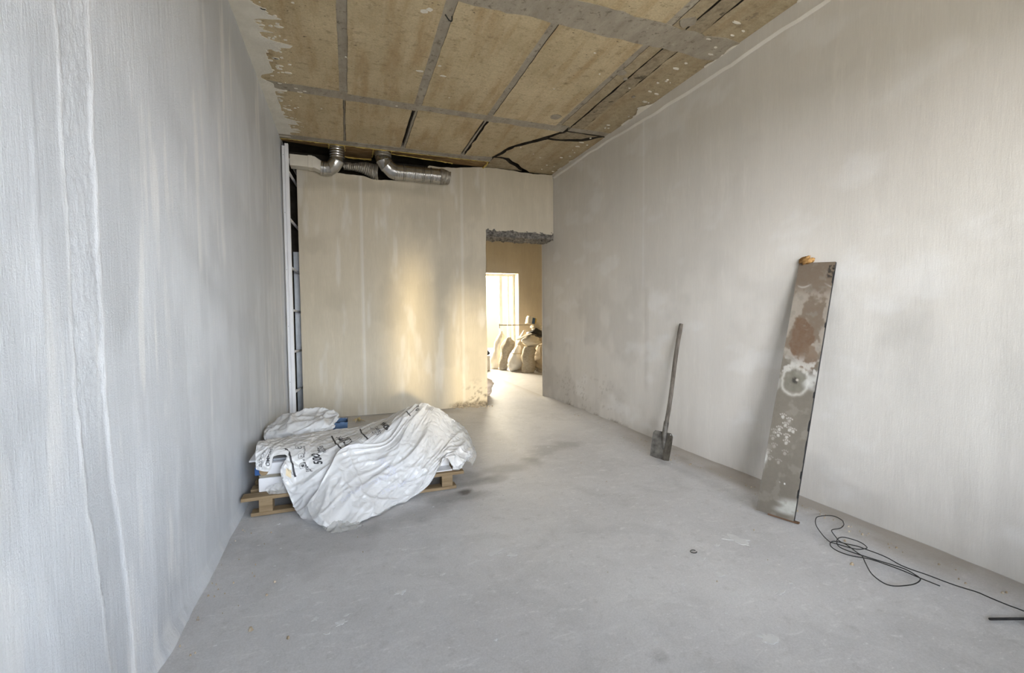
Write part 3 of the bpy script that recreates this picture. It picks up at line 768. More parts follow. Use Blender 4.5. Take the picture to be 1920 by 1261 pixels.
MB().tube([(.155, 3.499, .292), (.155, 3.470, .292)], .028, 18).build('end_plug', 'wood', r2)
MB().box(.05, .20, 3.56, 3.95, .3385, .352, .003).build('top_flange', 'white_metal', r2)
MB().box(.205, .95, 3.54, 3.98, .3385, .356, .003).build('top_sheet', 'grey_metal', r2)

# ------------------------------------------------------------------ draped film: a small cloth solver keeps the sheet longer than its path, so it buckles into folds
def drape(C, nu, nv, extra, seed, iters=140, pull=.02, amp=.012, floor=.004, fold=(1.0, .35), pre=None, boxes=()):
    C = np.asarray(C, float)
    rowsR = np.stack([crom(C[:, r], nu) for r in range(C.shape[1])], 1)
    T = np.stack([crom(rowsR[i], nv) for i in range(nu)], 0)           # nu, nv, 3
    uu, vv = np.meshgrid(np.linspace(0, 1, nu), np.linspace(0, 1, nv), indexing='ij')
    du = np.gradient(T, axis=0); dv = np.gradient(T, axis=1)
    nrm = np.cross(du, dv); nrm /= np.linalg.norm(nrm, axis=-1, keepdims=True)+1e-9
    if nrm[..., 2].mean() < 0: nrm = -nrm
    a, b_ = fold
    n1 = fbm((uu*a*14+vv*b_*9), (uu*2.0-vv*2.2), seed, 3)-.5
    n2 = fbm(uu*22, vv*16, seed+5, 3)-.5
    P = T+nrm*((n1*1.5+n2*.6)*amp)[..., None]
    if pre is not None:
        q_ = nrm*pre(uu, vv)[..., None]; P = P+q_; T = T+q_
    ex = 1+extra*(.4+1.2*fbm(uu*5, vv*5, seed+9, 3))
    def L(A_, B_): return np.linalg.norm(B_-A_, axis=-1)
    cons = []
    def addc(di, dj, k, even):
        A_ = T[:nu-di, max(0, -dj):nv-max(0, dj)]; B_ = T[di:, max(0, dj):nv+min(0, dj)]
        e = ex[:nu-di, max(0, -dj):nv-max(0, dj)]
        cons.append((di, dj, L(A_, B_)*e, k))
    addc(1, 0, 1.0, 0); addc(0, 1, 1.0, 0); addc(1, 1, .6, 0); addc(1, -1, .6, 0); addc(3, 0, .25, 0); addc(0, 3, .25, 0)
    def solve(di, dj, R0, k):
        ja = slice(max(0, -dj), nv-max(0, dj)); jb = slice(max(0, dj), nv+min(0, dj))
        step = 2*max(di, abs(dj)); ph = max(di, abs(dj))
        for par in range(2):
            if di:
                idx = np.arange(nu-di); idx = idx[(idx//ph) % 2 == par]
                A_ = P[idx, ja]; B_ = P[idx+di, jb]; r0 = R0[idx]
                d = B_-A_; l = np.linalg.norm(d, axis=-1); c = (k*.5*(l-r0)/np.maximum(l, 1e-6))[..., None]*d
                P[idx, ja] += c; P[idx+di, jb] -= c
            else:
                idx = np.arange(nv-dj); idx = idx[(idx//ph) % 2 == par]
                A_ = P[:, idx]; B_ = P[:, idx+dj]; r0 = R0[:, idx]
                d = B_-A_; l = np.linalg.norm(d, axis=-1); c = (k*.5*(l-r0)/np.maximum(l, 1e-6))[..., None]*d
                P[:, idx] += c; P[:, idx+dj] -= c
    edge = np.maximum(sstep(.10, 0, np.minimum(uu, 1-uu)), sstep(.12, 0, np.minimum(vv, 1-vv)))
    kp = (pull*(1+2.0*edge))[..., None]
    for it in range(iters):
        P += kp*(T-P)
        for c in cons: solve(*c)
        P[..., 2] = np.maximum(P[..., 2], floor)
        for x0, x1, y0, y1, zt in boxes:
            m_ = .007
            dz = zt+m_-P[..., 2]; dy = P[..., 1]-(y0-m_)
            ins = (P[..., 0] > x0) & (P[..., 0] < x1) & (dz > 0) & (dy > 0) & (P[..., 1] < y1)
            up_ = ins & (dz <= dy); out_ = ins & ~up_
            P[..., 2][up_] += dz[up_]; P[..., 1][out_] -= dy[out_]
    return P
FILM_A = [
[(0.079, 3.75, 0.435), (0.098, 3.6, 0.456), (0.107, 3.5, 0.434), (0.113, 3.44, 0.387), (0.118, 3.42, 0.327)],
[(0.128, 3.8, 0.424), (0.155, 3.62, 0.453), (0.173, 3.5, 0.438), (0.176, 3.43, 0.383), (0.198, 3.42, 0.309)],
[(0.224, 3.9, 0.414), (0.213, 3.7, 0.434), (0.217, 3.52, 0.442), (0.225, 3.46, 0.42), (0.227, 3.44, 0.396)],
[(0.328, 4.0, 0.404), (0.31, 3.8, 0.422), (0.305, 3.58, 0.424), (0.301, 3.49, 0.411), (0.303, 3.46, 0.381)],
[(0.445, 4.05, 0.399), (0.423, 3.8, 0.419), (0.395, 3.55, 0.407), (0.328, 3.44, 0.35), (0.268, 3.4, 0.299)],
[(0.567, 4.1, 0.393), (0.516, 3.85, 0.397), (0.46, 3.52, 0.369), (0.385, 3.42, 0.255), (0.322, 3.38, 0.128)],
[(0.827, 4.12, 0.406), (0.745, 3.85, 0.409), (0.658, 3.56, 0.383), (0.516, 3.4, 0.245), (0.361, 3.36, 0.037)],
[(0.971, 4.12, 0.431), (0.895, 3.85, 0.43), (0.819, 3.6, 0.405), (0.657, 3.43, 0.255), (0.455, 3.2, -0.021)],
[(1.092, 4.12, 0.473), (1.023, 3.85, 0.463), (0.94, 3.64, 0.424), (0.759, 3.46, 0.265), (0.562, 3.14, -0.012)],
[(1.196, 4.12, 0.523), (1.134, 3.9, 0.497), (1.052, 3.7, 0.45), (0.883, 3.52, 0.28), (0.687, 3.18, -0.033)]]
FILM_B = [
[(1.211, 4.05, 0.545), (1.073, 3.82, 0.492), (0.936, 3.58, 0.398), (0.678, 3.48, 0.403), (0.582, 3.36, 0.303), (0.454, 3.26, 0.081)],
[(1.258, 4.05, 0.56), (1.136, 3.8, 0.504), (0.996, 3.54, 0.385), (0.761, 3.44, 0.326), (0.658, 3.28, 0.21), (0.528, 3.08, 0.02)],
[(1.301, 4.02, 0.577), (1.201, 3.8, 0.498), (1.074, 3.52, 0.362), (0.875, 3.38, 0.244), (0.766, 3.22, 0.142), (0.688, 3.06, -0.006)],
[(1.355, 4.0, 0.577), (1.281, 3.8, 0.491), (1.171, 3.52, 0.339), (1.018, 3.38, 0.206), (0.92, 3.26, 0.104), (0.85, 3.12, -0.005)],
[(1.426, 4.0, 0.552), (1.362, 3.8, 0.471), (1.268, 3.54, 0.322), (1.152, 3.4, 0.182), (1.094, 3.33, 0.081), (1.058, 3.29, -0.002)],
[(1.502, 4.0, 0.502), (1.456, 3.82, 0.421), (1.385, 3.6, 0.293), (1.299, 3.46, 0.207), (1.273, 3.41, 0.134), (1.259, 3.38, 0.064)],
[(1.584, 4.0, 0.427), (1.555, 3.85, 0.358), (1.526, 3.7, 0.296), (1.486, 3.58, 0.27), (1.455, 3.5, 0.253), (1.434, 3.46, 0.229)],
[(1.667, 4.0, 0.341), (1.662, 3.86, 0.288), (1.64, 3.7, 0.238), (1.592, 3.58, 0.196), (1.545, 3.5, 0.155), (1.5, 3.44, 0.116)],
[(1.7, 4.02, 0.194), (1.71, 3.9, 0.176), (1.706, 3.74, 0.164), (1.661, 3.64, 0.152), (1.62, 3.55, 0.157), (1.58, 3.5, 0.151)]]

BOXES = [(.115, 1.05, 3.50, 4.0, .34), (.02, 1.56, 3.42, 4.18, .137)]
def folds_b(u, v):
    s_ = u+.42*v
    r1 = 1-np.abs(2*fbm(s_*6.0+.25*np.sin(v*5), v*1.6-u*.6, 601, 2)-1)
    r2 = 1-np.abs(2*fbm(s_*15, v*3.2-u*1.2+7, 605, 2)-1)
    r3 = 1-np.abs(2*fbm(u*6+3, v*9-u*3, 609, 2)-1)
    amp = .35+.65*sstep(.1, .4, v)
    return ((r1**3-.35)*.040+(r2**4-.25)*.013+(r3**4-.25)*.016*sstep(.35, .6, v))*amp
def folds_a(u, v):
    s_ = u+.30*v
    r1 = 1-np.abs(2*fbm(s_*9, v*1.5-u*.8, 621, 2)-1)
    r2 = 1-np.abs(2*fbm(s_*20, v*4-u*1.5+7, 625, 2)-1)
    r3 = 1-np.abs(2*fbm(u*8+3, v*7+u*5, 629, 2)-1)
    low = sstep(.55, .85, v)*sstep(.45, .7, u)
    return (r1**3-.3)*.020*(.4+low)+(r2**4-.25)*.012*(.5+1.6*low)+(r3**4-.2)*.010*(.6+1.5*low)
NA, NAV = 150, 110
PA = drape(FILM_A, NA, NAV, .018, 201, 60, .03, .004, .004, pre=folds_a, boxes=BOXES)
NU, NV = 170, 130
PF = drape(FILM_B, NU, NV, .018, 221, 60, .03, .004, .006, pre=folds_b, boxes=BOXES)
film_a = mesh('plastic_film', PA.reshape(-1, 3), gridf(NA, NAV), 'film', None, True)
tag(film_a, 'white plastic film printed with black lettering and icons over the panels', 'film')
film = mesh('plastic_film', PF.reshape(-1, 3), gridf(NU, NV), 'film', None, True)
tag(film, 'large plain white plastic film humped over the right half of the pallet', 'film')
def film_at(PX, a, b_, off=.0016):
    nu, nv = PX.shape[:2]
    a = np.clip(np.asarray(a, float), 0, nu-1.001); b_ = np.clip(np.asarray(b_, float), 0, nv-1.001)
    i = a.astype(int); j = b_.astype(int); u = (a-i)[:, None]; v = (b_-j)[:, None]
    p = PX[i, j]*(1-u)*(1-v)+PX[i+1, j]*u*(1-v)+PX[i, j+1]*(1-u)*v+PX[i+1, j+1]*u*v
    n = np.cross(PX[i+1, j]-PX[i, j], PX[i, j+1]-PX[i, j]); n /= np.linalg.norm(n, axis=-1, keepdims=True)+1e-9
    s_ = np.sign((n*np.array([.0, -.8, .6])).sum(-1, keepdims=True)); s_[s_ == 0] = 1
    return p+n*s_*off

# printed lettering, lines and pictograms: thin ink meshes that follow the folds of the film
def refine(v, f, lim):
    bm = bmesh.new()
    vs = [bm.verts.new(p) for p in v]
    for q in f:
        try: bm.faces.new([vs[i] for i in q])
        except ValueError: pass
    bmesh.ops.triangulate(bm, faces=bm.faces[:])
    for _ in range(4):
        ed = [e for e in bm.edges if e.calc_length() > lim]
        if not ed: break
        bmesh.ops.subdivide_edges(bm, edges=ed, cuts=1)
        bmesh.ops.triangulate(bm, faces=[q for q in bm.faces if len(q.verts) > 3])
    bm.verts.index_update()
    out = [tuple(w.co) for w in bm.verts], [[w.index for w in q.verts] for q in bm.faces]
    bm.free(); return out
def put_flat(PX, v, f, i0, i1, ih, name, mat, parent, lim=.06, off=.0022):
    """v: flat points, x 0..1 along the baseline and y 0..1 up; i0, i1, ih: sheet coordinates of the three corners"""
    v, f = refine(v, f, lim)
    v = np.array(v)
    a = i0[0]+v[:, 0]*(i1[0]-i0[0])+v[:, 1]*(ih[0]-i0[0]); b_ = i0[1]+v[:, 0]*(i1[1]-i0[1])+v[:, 1]*(ih[1]-i0[1])
    return mesh(name, film_at(PX, a, b_, off), f, mat, parent)
def put_text(PX, txt, i0, i1, ih, parent, mat='print', bold=0.0, mirror=False):
    cu = bpy.data.curves.new('lettering', 'FONT'); cu.body = txt; cu.resolution_u = 3; cu.offset = bold
    o = bpy.data.objects.new('lettering', cu); COL.objects.link(o)
    me = o.to_mesh(); v = np.array([w.co[:] for w in me.vertices]); f = [tuple(q.vertices) for q in me.polygons]
    o.to_mesh_clear(); bpy.data.objects.remove(o); bpy.data.curves.remove(cu)
    v[:, 0] = (v[:, 0]-v[:, 0].min())/np.ptp(v[:, 0]); v[:, 1] = v[:, 1]/max(.5, v[:, 1].max())
    if mirror: v[:, 0] = 1-v[:, 0]
    v[:, 2] = 0
    return put_flat(PX, v, f, i0, i1, ih, 'lettering', mat, parent)
def put_line(PX, idx, wid, parent, name='printed_line', mat='print'):
    c = crom(np.array(idx, float), 40)
    P = film_at(PX, c[:, 0], c[:, 1], .0024)
    t = np.gradient(P, axis=0); t /= np.linalg.norm(t, axis=1, keepdims=True)+1e-9
    i = np.clip(c[:, 0].astype(int), 0, PX.shape[0]-2); j = np.clip(c[:, 1].astype(int), 0, PX.shape[1]-2)
    n = np.cross(PX[i+1, j]-PX[i, j], PX[i, j+1]-PX[i, j]); n /= np.linalg.norm(n, axis=1, keepdims=True)+1e-9
    sd = np.cross(t, n)*wid/2
    v = np.concatenate([P-sd, P+sd]); k_ = len(P)
    return mesh(name, v, [(q, q+1, k_+q+1, k_+q) for q in range(k_-1)], mat, parent)
def ring_icon(kind):
    """rounded square outline with a small pictogram inside"""
    v = []; f = []
    def loop(r, cx=.5, cy=.5, n=28, p=4.0):
        o = []
        for q in range(n):
            a = 2*math.pi*q/n; c, s_ = math.cos(a), math.sin(a)
            k_ = r/(abs(c)**p+abs(s_)**p)**(1/p); o.append((cx+k_*c, cy+k_*s_, 0))
        return o
    A_, B_ = loop(.5), loop(.44); n = len(A_)
    v += A_+B_; f += [(q, (q+1) % n, n+(q+1) % n, n+q) for q in range(n)]
    def poly(pts):
        o = len(v); v.extend([(x, y, 0) for x, y in pts]); f.append(tuple(range(o, o+len(pts))))
    if kind == 0:
        poly([(.30, .35), (.52, .30), (.60, .45), (.50, .52), (.45, .75), (.36, .72), (.40, .5)])
    elif kind == 1:
        poly([(.25, .28), (.75, .28), (.75, .33), (.25, .33)]); poly([(.40, .36), (.48, .36), (.55, .72), (.47, .72)]); poly([(.56, .36), (.70, .36), (.70, .52), (.56, .52)])
    else:
        poly([(.35, .25), (.75, .25), (.75, .58), (.35, .58)]); poly([(.22, .48), (.5, .80), (.78, .48), (.74, .48), (.5, .74), (.26, .48)])
    return v, f
put_text(PA, 'OMFORT', (20, 99), (32, 64), (14, 92), film_a, bold=.02)
put_text(PA, 'ОДОКОНН', (9, 97), (16, 59), (5, 95), film_a)
put_line(PA, [(42, 76), (55, 79), (68, 81), (80, 86)], .013, film_a)
for k_, q in enumerate((((60, 62), (66, 56), (57, 56)), ((71, 70), (77, 63), (67, 67)), ((80, 76), (85, 71), (76, 71)))):
    v, f = ring_icon(k_); put_flat(PA, v, f, *q, 'icon', 'print', film_a, .1)
put_text(PA, 'Длина 6 метров', (91, 77), (67, 50), (88, 78), film_a, bold=.01)
put_text(PA, '500', (95, 71), (88, 57), (89, 69), film_a, bold=.03)
put_text(PA, 'мм', (89, 56), (86, 48), (87, 55), film_a, bold=.02)
put_text(PA, 'идов', (92, 57), (87, 45), (90, 57), film_a)
put_line(PA, [(88, 27), (94, 46), (100, 57)], .012, film_a)
put_text(PA, 'KORT', (106, 52), (97, 33), (102, 56), film_a, bold=.015)
put_text(PA, 'ПОК', (98, 45), (93, 30), (96, 46), film_a)
put_line(PA, [(102, 19), (113, 45), (120, 55)], .012, film_a)
for k_, q in ((0, ((116, 31), (121, 36), (111, 20))), (1, ((124, 50), (131, 53), (118, 41)))):
    v, f = ring_icon(k_); put_flat(PA, v, f, *q, 'icon', 'print', film_a, .1)
put_text(PA, '5 метр', (132, 52), (121, 27), (129, 54), film_a, bold=.01)
put_text(PA, '00м', (143, 51), (125, 16), (138, 54), film_a, bold=.03)
put_text(PF, 'Фе', (55, 14), (46, 6), (46, 17), film, bold=.03)
put_line(PF, [(16, 15), (27, 19), (39, 23)], .011, film)
hv = []; hf = []
for k_ in range(9):
    x = k_/9; o_ = len(hv); hv += [(x, 0, 0), (x+.03, 0, 0), (x+.16, 1, 0), (x+.13, 1, 0)]; hf.append((o_, o_+1, o_+2, o_+3))
put_flat(PF, hv, hf, (68, 12), (86, 12), (68, 3), 'icon', 'print', film, .2)
for k_ in range(5):
    put_text(PA, 'изделие из ПВХ', (66+k_*1.1, 93-k_*.2), (73+k_*1.1, 87-k_*.2), (66.9+k_*1.1, 92.9-k_*.2), film_a)
put_flat(PA, [(0, 0, 0), (1, 0, 0), (1, 1, 0), (0, 1, 0)], [(0, 1, 2, 3)], (71.5, 98), (77, 91.5), (67.5, 93), 'sticker', 'sticker', film_a, .2)['label'] = 'cream sticker'
put_text(PA, 'С', (72, 107), (69.5, 103), (70, 108.5), film_a, bold=.03)
for t_, q in (('KOMFORT', ((48, 89), (63, 76), (53, 93))), ('ПОДОКОННИК', ((27, 112), (52, 85), (31, 113))), ('500мм', ((37, 64), (64, 75), (39, 70))), ('KOMFORT', ((60, 100), (88, 82), (64, 104)))):
    put_text(PF, t_, *q, film, 'faint_print', .01, True)

# second bundle behind
back = drape([
[(0.05, 4.6, .375), (0.04, 4.45, .375), (0.03, 4.3, .365), (0.05, 4.27, .30)],
[(0.16, 4.7, .44), (0.14, 4.5, .42), (0.12, 4.3, .375), (0.13, 4.27, .29)],
[(0.29, 4.7, .46), (0.28, 4.5, .43), (0.28, 4.28, .39), (0.29, 4.25, .31)],
[(0.45, 4.7, .45), (0.44, 4.5, .42), (0.46, 4.28, .40), (0.46, 4.25, .33)],
[(0.56, 4.65, .44), (0.56, 4.5, .43), (0.56, 4.3, .40), (0.55, 4.27, .36)],
[(0.62, 4.6, .42), (0.62, 4.5, .41), (0.60, 4.4, .40), (0.58, 4.3, .38)]], 80, 50, .02, 301, 50, .03, .004,
    pre=lambda u, v: .045*((1-np.abs(2*fbm(u*3.2+v*1.5, v*2-u, 641, 2)-1))**3-.35)+.02*((1-np.abs(2*fbm(u*8, v*6+u*3, 645, 2)-1))**3-.3))
tag(mesh('plastic_film', back.reshape(-1, 3), gridf(80, 50), 'film', None, True), 'smaller white plastic film folded over the carton behind the pallet', 'film')
cb = MB().box(.08, .52, 4.32, 4.72, .0, .355, .004)
tag(cb.build('carton', 'white_pvc'), 'pale carton under folded white film between pallet and back wall', 'box')
bb = thing('blue_box', (.64, 4.52, 0), 'worn blue cardboard box with torn top behind the pallet', 'box')
MB().box(.575, .70, 4.42, 4.62, .0, .345, .003).build('carton_body', 'blue_worn', bb)
bm_ = MB()
for x0, y0, x1, y1 in ((.575, 4.42, .70, 4.42), (.70, 4.42, .70, 4.62), (.575, 4.62, .70, 4.62)):
    n = 10; v = []
    for i in range(n+1):
        t = i/n; hgt = .025+.028*float(vn(i*1.7+x0*9, y0*7+y1, 171))*(1-.4*t)
        v += [(x0+(x1-x0)*t, y0+(y1-y0)*t, .343), (x0+(x1-x0)*t+.004, y0+(y1-y0)*t+.006, .343+hgt)]
    bm_.add(v, [(2*i, 2*i+2, 2*i+3, 2*i+1) for i in range(n)])
bm_.build('torn_flap', 'blue_worn', bb)

# crumpled clear film at the right end and where the big sheet meets the floor
clr = drape([
[(1.50, 4.12, .40), (1.52, 4.0, .42), (1.56, 3.85, .33), (1.58, 3.72, .22), (1.57, 3.60, .15)],
[(1.60, 4.12, .40), (1.62, 4.0, .40), (1.66, 3.85, .33), (1.67, 3.72, .21), (1.63, 3.60, .15)],
[(1.70, 4.1, .31), (1.72, 3.98, .31), (1.73, 3.85, .24), (1.72, 3.72, .17), (1.66, 3.60, .138)],
[(1.74, 4.08, .17), (1.77, 3.96, .15), (1.78, 3.85, .12), (1.74, 3.74, .11), (1.68, 3.62, .10)]], 46, 60, .09, 401, 80, .02, .02)
tag(mesh('clear_film', clr.reshape(-1, 3), gridf(46, 60), 'clear_film', None, True), 'crumpled clear plastic film at the right end of the pallet', 'film')
clr = drape([
[(.52, 3.10, .03), (.56, 3.03, .012), (.60, 2.98, .006)], [(.60, 3.10, .035), (.63, 3.03, .02), (.66, 2.97, .006)],
[(.68, 3.09, .02), (.70, 3.03, .016), (.73, 2.98, .006)], [(.76, 3.07, .012), (.77, 3.04, .01), (.79, 3.01, .006)]], 40, 26, .10, 411, 60, .02, .012)
tag(mesh('clear_film', clr.reshape(-1, 3), gridf(40, 26), 'clear_film', None, True), 'scrap of clear plastic film on the floor at the big white sheet', 'film')
clr = drape([
[(.18, 3.46, .19), (.17, 3.445, .17), (.19, 3.43, .145)], [(.24, 3.45, .205), (.24, 3.425, .175), (.25, 3.42, .142)],
[(.31, 3.45, .20), (.32, 3.42, .17), (.32, 3.415, .142)], [(.38, 3.46, .185), (.39, 3.43, .165), (.385, 3.42, .142)]], 40, 22, .10, 421, 60, .02, .012, .1385)
tag(mesh('clear_film', clr.reshape(-1, 3), gridf(40, 22), 'clear_film', None, True), 'crumpled clear plastic lying on the front pallet board against the lowest panel', 'film')

# ------------------------------------------------------------------ shovel leaning on the right wall
sh = thing('shovel', (3.45, 3.42, 0), 'dirty square shovel with grey wooden handle leaning on the right wall', 'shovel')
p0 = Vector((3.447, 3.420, .0)); p1 = Vector((3.765, 3.530, 1.27)); ax = (p1-p0).normalized()
wv = Vector((.034, -.232, .0)).normalized(); wv = (wv-ax*wv.dot(ax)).normalized(); nv_ = wv.cross(ax).normalized()
if nv_.x > 0: nv_ = -nv_
nb, nl = 25, 24
v = []; vb = []
for i in range(nl):
    t = i/(nl-1); s_ = t*.245
    hwid = .113+.006*math.sin(t*2.5)-(.022*max(0, (t-.9)/.1))
    for j in range(nb):
        q = -1+2*j/(nb-1)
        z0 = .030*(q*q)-.016*math.exp(-(q/.13)**2)*min(1, t*1.4)      # dished blade with a raised spine
        dip = -.012*(1-q*q)*(1-t)
        p = p0+ax*(s_+.012+dip)+wv*(q*hwid)+nv_*(z0*1.0)
        p.z = max(p.z, .003)
        v.append(p); vb.append(p-nv_*.004)
n = nl*nb
ff = [tuple(q) for q in gridf(nl, nb)]
b = MB().add(v, ff); b.add(vb, [q[::-1] for q in ff])
rim = [(i*nb, (i+1)*nb) for i in range(nl-1)]+[((i+1)*nb-1, (i+2)*nb-1) for i in range(nl-1)]+[(j, j+1) for j in range(nb-1)]+[((nl-1)*nb+j, (nl-1)*nb+j+1) for j in range(nb-1)]
b.f += [(a, c, c+n, a+n) for a, c in rim]
smooth_angle(b.build('blade', 'dirty_steel', sh), 40)
MB().tube([p0+ax*s_+nv_*o_ for s_, o_ in ((.10, -.012), (.18, .0), (.25, .006), (.34, .006), (.36, .006))], [.010, .020, .024, .0235, .022], 12).build('socket', 'dirty_steel', sh, True)
pts = [p0+ax*s_+nv_*.006 for s_ in np.linspace(.30, 1.305, 14)]
MB().tube([p+wv*(.006*math.sin(i*.5)) for i, p in enumerate(pts)], [.019]*2+[.0195]*10+[.021, .018], 12).build('handle', 'handle_wood', sh, True)
MB().tube([p0+ax*.245+wv*.08+nv_*.02, p0+ax*.25+wv*.15+nv_*.015], [.006, .002], 6).build('splinter', 'chalk', sh)

# ------------------------------------------------------------------ tall board leaning on the right wall
def board():
    c = [Vector((3.330, 2.275, .008)), Vector((3.402, 2.055, .012)), Vector((3.785, 2.345, 1.715)), Vector((3.785, 2.088, 1.695))]
    nu, nv2 = 56, 330
    s_ = np.linspace(0, 1, nu); t = np.linspace(0, 1, nv2)
    S, T = np.meshgrid(s_, t, indexing='ij')
    P = (np.array(c[0])[None, None]*((1-S)*(1-T))[..., None]+np.array(c[1])*(S*(1-T))[..., None]+np.array(c[2])*((1-S)*T)[..., None]+np.array(c[3])*(S*T)[..., None])
    sag = -.012*np.sin(np.pi*T)
    n_ = np.cross(np.array(c[1]-c[0]), np.array(c[2]-c[0])); n_ /= np.linalg.norm(n_)
    if n_[0] > 0: n_ = -n_
    P = P+n_*(sag*-.3)[..., None]
    chip = sstep(.93, 1, S)*(sstep(.6, .75, vn(T*40, S*0, 181)))*.006
    P[..., 1] += chip
    # paint: u across 0..0.24 m, w up 0..1.76 m
    u = S*.24; w = T*1.76
    base = np.zeros(S.shape+(3,)); base[:] = (.140, .125, .100)
    def mixc(m_, c_):
        m_ = np.clip(m_, 0, 1)[..., None]; base[:] = base*(1-m_)+np.array(c_)*m_
    mixc(.6*fbm(u*9, w*5, 183, 4), (.185, .163, .133))
    mixc(sstep(1.02, 1.15, w+.12*(fbm(u*10, w*10, 185, 3)-.5)), (.175, .135, .100))
    mixc(.75*sstep(.46, .6, fbm(u*16, w*12, 187, 5))*sstep(1.05, 1.12, w)*sstep(1.62, 1.5, w), (.36, .32, .27))
    q = np.sqrt(((u-.105)/.085)**2+((w-1.215)/.14)**2)+(fbm(u*14, w*14, 189, 4)-.5)*.9
    mixc(sstep(1.05, .9, q), (.150, .095, .060))
    q = np.sqrt(((u-.165)/.07)**2+((w-1.09)/.10)**2)+(fbm(u*14, w*14, 191, 4)-.5)*.8
    mixc(.8*sstep(1.05, .85, q), (.165, .11, .072))
    # white crust under the brown stain and the ring
    mixc(.8*sstep(.48, .62, fbm(u*30, w*26, 193, 4))*sstep(.93, .99, w)*sstep(1.12, 1.02, w), (.52, .50, .46))
    ang = np.arctan2(w-.915, (u-.105)); rr = np.sqrt((u-.105)**2+((w-.915)/1.12)**2)
    r0 = .083+.010*(fbm(ang*2+9, ang*0, 195, 3)-.5)*2
    mixc(sstep(r0, r0-.02, rr)*.85, (.155, .145, .115))
    mixc(np.exp(-((rr-r0)/.010)**2)*.8, (.46, .44, .39))
    mixc(np.exp(-((rr-r0*.62)/.016)**2)*.35*vn(ang*2, rr*20, 196), (.30, .29, .24))
    mixc(sstep(.075, .02, np.abs(w-.93+.15*(u-.2)))*sstep(.14, .19, u)*.7*sstep(.3, .6, fbm(u*20, w*20, 197, 3)), (.56, .55, .52))
    mixc(sstep(.026, .012, np.sqrt((u-.108)**2+(w-.92)**2)+.012*(vn(u*90, w*90, 198)-.5)), (.03, .028, .024))
    mixc(sstep(.012, .006, np.sqrt((u-.122)**2+(w-.925)**2)), (.45, .42, .36))
    # cat paw prints
    prs = [(.07, .66), (.115, .64), (.095, .605), (.06, .57), (.125, .58), (.06, .53), (.115, .53), (.15, .575), (.118, .49), (.03, .545), (.028, .50), (.045, .45), (.12, .42), (.03, .36), (.09, .35), (.015, .40)]
    for k_, (a, b_) in enumerate(prs):
        st = .75 if k_ < 9 else .35
        mixc(st*sstep(.0125, .008, np.sqrt((u-a)**2+((w-b_)/1.1)**2)+.006*(vn(u*200, w*200, 199)-.5)), (.50, .47, .42))
        for d_ in (-.018, -.0065, .0065, .018):
            mixc(st*sstep(.0062, .0035, np.sqrt((u-a-d_)**2+(w-b_-.023+abs(d_)*.5)**2)), (.50, .47, .42))
    # limewash at the foot and splashes
    mixc(.8*sstep(.02, .10, u-.07+(fbm(u*8, w*25, 201, 3)-.5)*.1)*sstep(.14, .09, w-.10*(u-.1))*sstep(.015, .05, w), (.50, .50, .46))
    mixc(sstep(.006, .004, np.sqrt((u-.15)**2+(w-.222)**2)), (.7, .7, .66)); mixc(sstep(.005, .003, np.sqrt((u-.118)**2+(w-.224)**2)), (.6, .6, .56))
    mixc(.8*sstep(.5, .6, fbm(u*20, w*9, 203, 3))*sstep(.03, .0, u)*(np.exp(-((w-1.09)/.06)**2)+np.exp(-((w-.35)/.05)**2)+.4*np.exp(-((w-.88)/.08)**2)), (.62, .61, .57))
    mixc(sstep(.5, .62, vn(u*120, w*90, 205))*sstep(.195, .205, u)*sstep(1.64, 1.66, w)*sstep(1.745, 1.73, w), (.02, .018, .015))
    mixc(.6*sstep(.01, .0, np.abs(w-1.60+.02*np.sin(u*30)))*sstep(.4, .6, vn(u*30, w*10, 207)), (.5, .48, .44))
    mixc(.55*sstep(.62, .75, fbm(u*18, w*18, 209, 4)), (.225, .205, .172))
    th = .020
    t_o = tag(mesh('leaning_board', P.reshape(-1, 3), gridf(nu, nv2)[:, ::-1], 'board', None, True, base.reshape(-1, 3), 'paint'),
              'tall narrow stained board with cat paw prints leaning on the right wall', 'board')
    Q = P-n_*th
    lft = np.concatenate([P[0], Q[0]]); rgt = np.concatenate([P[-1], Q[-1]]); n2 = nv2
    e = MB()
    e.add(P[-1].tolist()+Q[-1].tolist(), [(i, i+1, n2+i+1, n2+i) for i in range(n2-1)])
    e.add(P[0].tolist()+Q[0].tolist(), [(i+1, i, n2+i, n2+i+1) for i in range(n2-1)])
    e.add(P[:, -1].tolist()+Q[:, -1].tolist(), [(i+1, i, nu+i, nu+i+1) for i in range(nu-1)])
    e.add(P[:, 0].tolist()+Q[:, 0].tolist(), [(i, i+1, nu+i+1, nu+i) for i in range(nu-1)])
    cs = [Q[0, 0], Q[-1, 0], Q[-1, -1], Q[0, -1]]
    e.add([q.tolist() for q in cs], [(0, 1, 2, 3)])
    e.build('edge', 'dark', t_o)
    return P
PB = board()
# brown wedge below the board's lifted corner
wd_ = MB().prism([(3.352, 2.205), (3.412, 2.030), (3.432, 2.036), (3.38, 2.21)], .001, .011)
tag(wd_.build('wood_shim', 'shim'), 'thin brown sliver of wood under the foot of the leaning board', 'shim')
